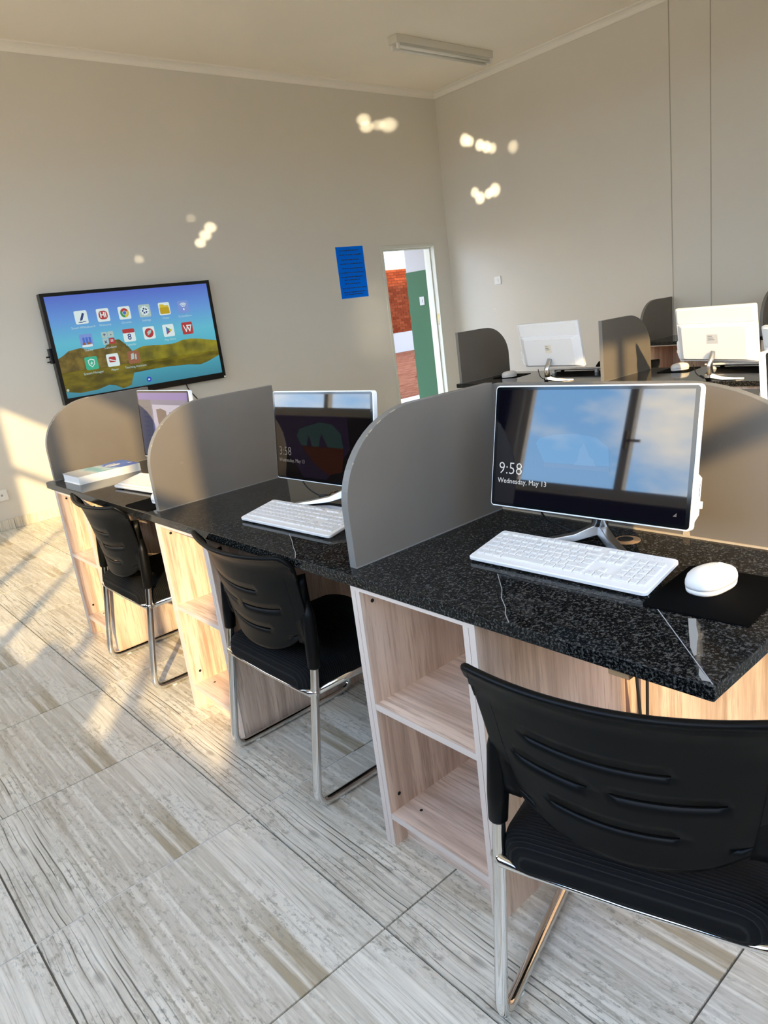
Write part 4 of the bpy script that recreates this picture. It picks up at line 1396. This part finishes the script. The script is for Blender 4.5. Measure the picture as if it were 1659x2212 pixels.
# row one
icon(X1[0], Z1, 'tv_white', 'app_tile')
x, z = X1[0], Z1
tvpoly(dsp, 'pen_mark', [(x - 0.012, z - 0.014), (x + 0.014, z + 0.036), (x + 0.030, z + 0.028), (x + 0.006, z - 0.022), (x - 0.014, z - 0.028)], 'tv_navy', 3)
tvpoly(dsp, 'ink_stroke', [(x - 0.030, z - 0.036), (x - 0.010, z - 0.034), (x, z - 0.038), (x + 0.012, z - 0.032), (x + 0.034, z - 0.034), (x + 0.034, z - 0.038), (x + 0.012, z - 0.037), (x, z - 0.043), (x - 0.030, z - 0.041)], 'tv_navy', 3)
icon(X1[1], Z1, 'tv_white', 'app_tile')
tvpoly(dsp, 'greeting_badge', rrect(0.076, 0.070, 0.028, 5, X1[1], Z1), 'tv_red', 3)
tvtext(dsp, 'greeting_letters', 'Hi', X1[1], Z1, 0.058, 'tv_white', 4, 0.002)
icon(X1[2], Z1, 'tv_white', 'app_tile')
for nm, a0, a1 in (('tv_red', PI / 6, PI * 5 / 6), ('tv_greenleaf', PI * 5 / 6, PI * 3 / 2), ('tv_gold', PI * 3 / 2, PI * 13 / 6)):
    tvpoly(dsp, 'ring_segment', ring_sector(X1[2], Z1, 0.018, 0.038, a0, a1), nm, 3)
tvpoly(dsp, 'ring_centre', circ(X1[2], Z1, 0.015), 'tv_blue', 4)
icon(X1[3], Z1, 'tv_pale', 'app_tile')
gear = []
for k in range(40):
    a = 2 * PI * k / 40
    rr_ = 0.042 if (k % 4) < 2 else 0.034
    gear.append((X1[3] + rr_ * math.cos(a), Z1 + rr_ * math.sin(a)))
tvpoly(dsp, 'gear_wheel', gear, 'tv_white', 3)
tvpoly(dsp, 'gear_gaps', [ring_sector(X1[3], Z1, 0.011, 0.025, a + 0.2, a + PI * 2 / 5 - 0.2, 5) for a in [PI * 2 / 5 * k for k in range(5)]], 'tv_navy', 4)
icon(X1[4], Z1, 'tv_white', 'app_tile')
tvpoly(dsp, 'folder_back', [(X1[4] - 0.040, Z1 - 0.03), (X1[4] - 0.040, Z1 + 0.038), (X1[4] - 0.006, Z1 + 0.038), (X1[4] + 0.004, Z1 + 0.028), (X1[4] + 0.042, Z1 + 0.028), (X1[4] + 0.042, Z1 - 0.03)], 'tv_gold', 3)
tvpoly(dsp, 'folder_front', rrect(0.090, 0.056, 0.010, 3, X1[4], Z1 - 0.016), mat('tv_gold2', (0.01,) * 3, 0.2, emit=s2l(188, 160, 36), estr=0.44), 4)
icon(X1[5], Z1, 'tv_periw', 'app_tile')
tvpoly(dsp, 'wireless_arcs', [ring_sector(X1[5], Z1 - 0.012, r_, r_ + 0.007, PI / 4, PI * 3 / 4, 6) for r_ in (0.014, 0.027, 0.040)] + [rrect(0.014, 0.018, 0.002, 1, X1[5], Z1 - 0.022)], 'tv_white', 3)
# row two
icon(X1[0], Z2, 'tv_periw', 'app_tile')
tvpoly(dsp, 'brush_figures', [rrect(0.018, 0.050, 0.006, 2, X1[0] + dx_, Z2 + 0.002) for dx_ in (-0.022, 0.004, 0.030)], 'tv_blue', 3)
tvpoly(dsp, 'brush_tips', [rrect(0.026, 0.024, 0.008, 2, X1[0] + dx_, Z2 - 0.026) for dx_ in (-0.024, 0.016)] , 'tv_brown', 4)
tvpoly(dsp, 'cloud_shape', rrect(0.09, 0.018, 0.008, 3, X1[0], Z2 - 0.042), 'tv_white', 5)
for dx_, dz_, s_, mm, tm in ((-0.027, 0.027, '+', 'tv_pale', 'tv_navy'), (0.027, 0.027, '-', 'tv_pale', 'tv_navy'), (-0.027, -0.027, 'x', 'tv_pale', 'tv_navy'), (0.027, -0.027, '=', 'tv_red', 'tv_white')):
    tvpoly(dsp, 'calculator_key', rrect(0.050, 0.050, 0.008, 3, X1[1] + dx_, Z2 + dz_), mm, 2)
    tvtext(dsp, 'calculator_sign', s_, X1[1] + dx_, Z2 + dz_, 0.045, tm, 3, 0.001)
icon(X1[2], Z2, 'tv_white', 'app_tile')
tvpoly(dsp, 'calendar_head', rrect(ICW, 0.034, 0.008, 3, X1[2], Z2 + 0.037), 'tv_red', 3)
tvtext(dsp, 'calendar_day', '8', X1[2], Z2 - 0.014, 0.072, 'tv_navy', 3, 0.001)
icon(X1[3], Z2, 'tv_white', 'app_tile')
tvpoly(dsp, 'rocket_badge', circ(X1[3], Z2, 0.040), 'tv_red', 3)
tvpoly(dsp, 'rocket_shape', [(X1[3] + 0.024, Z2 + 0.026), (X1[3] + 0.018, Z2 + 0.002), (X1[3] + 0.002, Z2 - 0.012), (X1[3] - 0.018, Z2 - 0.022), (X1[3] - 0.014, Z2 - 0.004), (X1[3] - 0.022, Z2 + 0.002), (X1[3] - 0.004, Z2 + 0.018)], 'tv_pale', 4)
icon(X1[4], Z2, 'tv_white', 'app_tile')
x, z = X1[4] + 0.002, Z2
for nm, p in (('tv_blue', [(x - 0.024, z + 0.034), (x - 0.024, z - 0.034), (x, z)]), ('tv_greenleaf', [(x - 0.024, z + 0.034), (x, z), (x + 0.012, z + 0.012)]), ('tv_gold', [(x, z), (x + 0.012, z - 0.012), (x + 0.034, z), (x + 0.012, z + 0.012)]), ('tv_red', [(x - 0.024, z - 0.034), (x + 0.012, z - 0.012), (x, z)])):
    tvpoly(dsp, 'play_triangle', p, nm, 3)
icon(X1[5], Z2, 'tv_red', 'app_tile')
x, z = X1[5], Z2
tvpoly(dsp, 'double_v_mark', [[(x - 0.040, z + 0.028), (x - 0.031, z + 0.028), (x - 0.015, z - 0.016), (x - 0.004, z + 0.012), (x - 0.009, z + 0.028), (x + 0.001, z + 0.028), (x + 0.020, z - 0.014), (x + 0.031, z + 0.018), (x + 0.004, z + 0.018), (x + 0.001, z + 0.028), (x + 0.044, z + 0.028), (x + 0.022, z - 0.032), (x + 0.016, z - 0.032), (x + 0.0, z + 0.004), (x - 0.012, z - 0.032), (x - 0.019, z - 0.032)]], 'tv_white', 3)
# row three
icon(X1[0], Z3, 'tv_green', 'app_tile')
x, z = X1[0], Z3
tvpoly(dsp, 'shield_mark', [(x, z + 0.036), (x + 0.028, z + 0.026), (x + 0.026, z - 0.010), (x, z - 0.036), (x - 0.026, z - 0.010), (x - 0.028, z + 0.026)], 'tv_white', 3)
tvpoly(dsp, 'shield_fill', [(x, z + 0.029), (x + 0.022, z + 0.021), (x + 0.020, z - 0.008), (x, z - 0.028), (x - 0.020, z - 0.008), (x - 0.022, z + 0.021)], 'tv_green', 4)
tvpoly(dsp, 'bolt_mark', [(x + 0.006, z + 0.018), (x - 0.012, z - 0.004), (x - 0.001, z - 0.004), (x - 0.006, z - 0.020), (x + 0.012, z + 0.004), (x + 0.001, z + 0.004)], 'tv_white', 5)
icon(X1[1], Z3, 'tv_white', 'app_tile')
tvpoly(dsp, 'player_mark', rrect(0.060, 0.046, 0.010, 3, X1[1] - 0.004, Z3 + 0.006), 'tv_red', 3)
tvpoly(dsp, 'player_stripe', [[(X1[1] - 0.030, Z3 + 0.012), (X1[1] + 0.024, Z3 - 0.006), (X1[1] + 0.024, Z3 - 0.014), (X1[1] - 0.030, Z3 + 0.002)]], 'tv_white', 4)
icon(X1[2], Z3, 'tv_brown', 'app_tile')
tvpoly(dsp, 'page_marks', [[(X1[2] - 0.028, Z3 - 0.020), (X1[2] - 0.022, Z3 + 0.028), (X1[2] + 0.004, Z3 + 0.036), (X1[2] + 0.002, Z3 - 0.014)], [(X1[2] + 0.010, Z3 - 0.024), (X1[2] + 0.012, Z3 + 0.022), (X1[2] + 0.026, Z3 + 0.026), (X1[2] + 0.022, Z3 - 0.020)]], 'tv_pale', 3)
for s_, x, z in (('Smart Whiteboard', X1[0], Z1 - 0.080), ('Welcome', X1[1], Z1 - 0.080), ('Chrome', X1[2], Z1 - 0.080), ('Settings', X1[3], Z1 - 0.080), ('Finder', X1[4], Z1 - 0.080), ('ScreenShare', X1[5], Z1 - 0.080), ('Theme', X1[0], Z2 - 0.078), ('Calculator', X1[1] + 0.004, Z2 - 0.078), ('Calendar', X1[2], Z2 - 0.078), ('Play Store', X1[4], Z2 - 0.078), ('System Manager', X1[0], Z3 - 0.080), ('Player', X1[1], Z3 - 0.080), ('Teaching Assistant', X1[2], Z3 - 0.080)):
    tvtext(dsp, 'app_caption', s_, x, z, 0.026, 'tv_caption', 2)
tvpoly(dsp, 'home_button', circ(0, -0.344, 0.022), 'tv_home', 3)
tvpoly(dsp, 'home_dot', [(-0.009, -0.352), (0.009, -0.352), (0.009, -0.342), (0, -0.335), (-0.009, -0.342)], 'tv_white', 4)
tvpoly(dsp, 'corner_button', circ(-0.705, -0.327, 0.011), 'tv_pale', 3)
tag(tv, 'large wall-mounted touch screen showing rows of app icons over a lake', 'screen')

# ------------------------------------------------------------------ small things on walls and ceiling
po = empty('notice_sheet', (4.268, YF, 1.75))
MB().box(-0.188, 0.188, -0.0015, 0.0, -0.265, 0.265).build('paper', 'poster_blue', po)
b = MB()
random.seed(3)
for k, (z, x0, x1) in enumerate(((0.226, -0.14, 0.12), (0.182, -0.15, 0.16), (0.132, -0.13, 0.12), (0.090, -0.15, 0.15), (0.044, -0.13, 0.15), (0.0, -0.16, 0.16), (-0.044, -0.16, 0.14), (-0.074, -0.12, 0.10), (-0.112, -0.12, 0.10), (-0.158, -0.16, 0.17), (-0.200, -0.15, 0.16), (-0.224, -0.14, 0.12))):
    x = x0
    while x < x1:
        w_ = random.uniform(0.014, 0.040)
        b.box(x, min(x + w_, x1), -0.0019, -0.0015, z - random.uniform(0.003, 0.006), z + random.uniform(0.003, 0.006))
        x += w_ + 0.006
b.build('handwriting', 'poster_ink', po)['kind'] = 'stuff'
MB().box(-0.188, 0.188, -0.0018, -0.0015, -0.265, -0.260).build('paper_edge', mat('poster_pale', (0.25, 0.45, 0.75), 0.6), po)
tag(po, 'bright blue paper notice with dark handwriting beside the doorway', 'notice')

s1 = empty('wall_socket', (XR, 5.205, 1.482))
MB().box(-0.010, 0, -0.046, 0.046, -0.044, 0.044).build('switch_plate', 'socket_white', s1, bevel=0.003)
MB().box(-0.014, -0.010, -0.010, 0.010, -0.018, 0.018).build('rocker', 'socket_white', s1, bevel=0.001)
tag(s1, 'small white switch plate on the right wall above the middle row', 'switch')
s2 = empty('wall_socket', (0.335, YF, 0.285))
MB().box(-0.075, 0.075, -0.012, 0, -0.045, 0.045).build('socket_plate', 'socket_white', s2, bevel=0.003)
for dx_ in (-0.03, 0.03):
    MB().disc((dx_, -0.0125, 0.0), 0.010, 'y', 0.001, 12).build('socket_hole', 'seam_grey', s2)
tag(s2, 'white power socket low on the far wall at the left picture edge', 'socket')
o = MB().disc((XR - 0.004, 5.28, 1.17), 0.010, 'x', 0.004, 12).build('wall_plug', 'socket_white')
tag(o, 'tiny white plugged hole in the right wall', 'wall plug')

lm_ = empty('ceiling_light', (4.72, 4.735, ZC))
MB().box(-0.64, 0.64, -0.055, 0.055, -0.062, 0.0).build('light_body', 'lamp_enamel', lm_, bevel=0.004)
for sx_ in (-1, 1):
    for sy_ in (-1, 1):
        MB().box(sx_ * 0.61 - 0.014, sx_ * 0.61 + 0.014, sy_ * 0.034 - 0.012, sy_ * 0.034 + 0.012, -0.108, -0.062).build('lamp_holder', 'socket_white', lm_, bevel=0.003)
for sy_ in (-1, 1):
    MB().tube([(-0.60, sy_ * 0.034, -0.092), (0.60, sy_ * 0.034, -0.092)], 0.013, 14).build('fluorescent_tube', 'lamp_tube', lm_, smooth=True)
tag(lm_, 'switched-off twin-tube fluorescent ceiling light', 'light')

# cables hanging under the nearest worktop
for k, (x, y) in enumerate(((0.50, 0.43), (0.515, 0.405))):
    o = MB().tube(bend([(x, y, 0.72), (x + 0.005, y + 0.004, 0.45), (x + 0.01, y - 0.015 + 0.03 * k, 0.12), (x - 0.03, y + 0.02, 0.006)], 0.08), 0.004, 8).build('hanging_cable', 'cable_black', None, smooth=True)
    tag(o, ('left' if k == 0 else 'right') + ' one of two black cables hanging under the nearest worktop corner', 'cable', 'cables under the nearest worktop')

# ------------------------------------------------------------------ added spot lamps standing in for sunlight bounced onto the walls
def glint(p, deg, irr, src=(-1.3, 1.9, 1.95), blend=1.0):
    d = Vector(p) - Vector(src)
    L = bpy.data.lights.new('window_glint', 'SPOT')  # added spot lamp, stands in for bounced sunlight
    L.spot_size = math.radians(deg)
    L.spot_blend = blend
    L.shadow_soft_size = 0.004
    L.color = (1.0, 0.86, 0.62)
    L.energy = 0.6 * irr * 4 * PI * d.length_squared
    o = bpy.data.objects.new('window_glint', L)  # object of the added spot lamp
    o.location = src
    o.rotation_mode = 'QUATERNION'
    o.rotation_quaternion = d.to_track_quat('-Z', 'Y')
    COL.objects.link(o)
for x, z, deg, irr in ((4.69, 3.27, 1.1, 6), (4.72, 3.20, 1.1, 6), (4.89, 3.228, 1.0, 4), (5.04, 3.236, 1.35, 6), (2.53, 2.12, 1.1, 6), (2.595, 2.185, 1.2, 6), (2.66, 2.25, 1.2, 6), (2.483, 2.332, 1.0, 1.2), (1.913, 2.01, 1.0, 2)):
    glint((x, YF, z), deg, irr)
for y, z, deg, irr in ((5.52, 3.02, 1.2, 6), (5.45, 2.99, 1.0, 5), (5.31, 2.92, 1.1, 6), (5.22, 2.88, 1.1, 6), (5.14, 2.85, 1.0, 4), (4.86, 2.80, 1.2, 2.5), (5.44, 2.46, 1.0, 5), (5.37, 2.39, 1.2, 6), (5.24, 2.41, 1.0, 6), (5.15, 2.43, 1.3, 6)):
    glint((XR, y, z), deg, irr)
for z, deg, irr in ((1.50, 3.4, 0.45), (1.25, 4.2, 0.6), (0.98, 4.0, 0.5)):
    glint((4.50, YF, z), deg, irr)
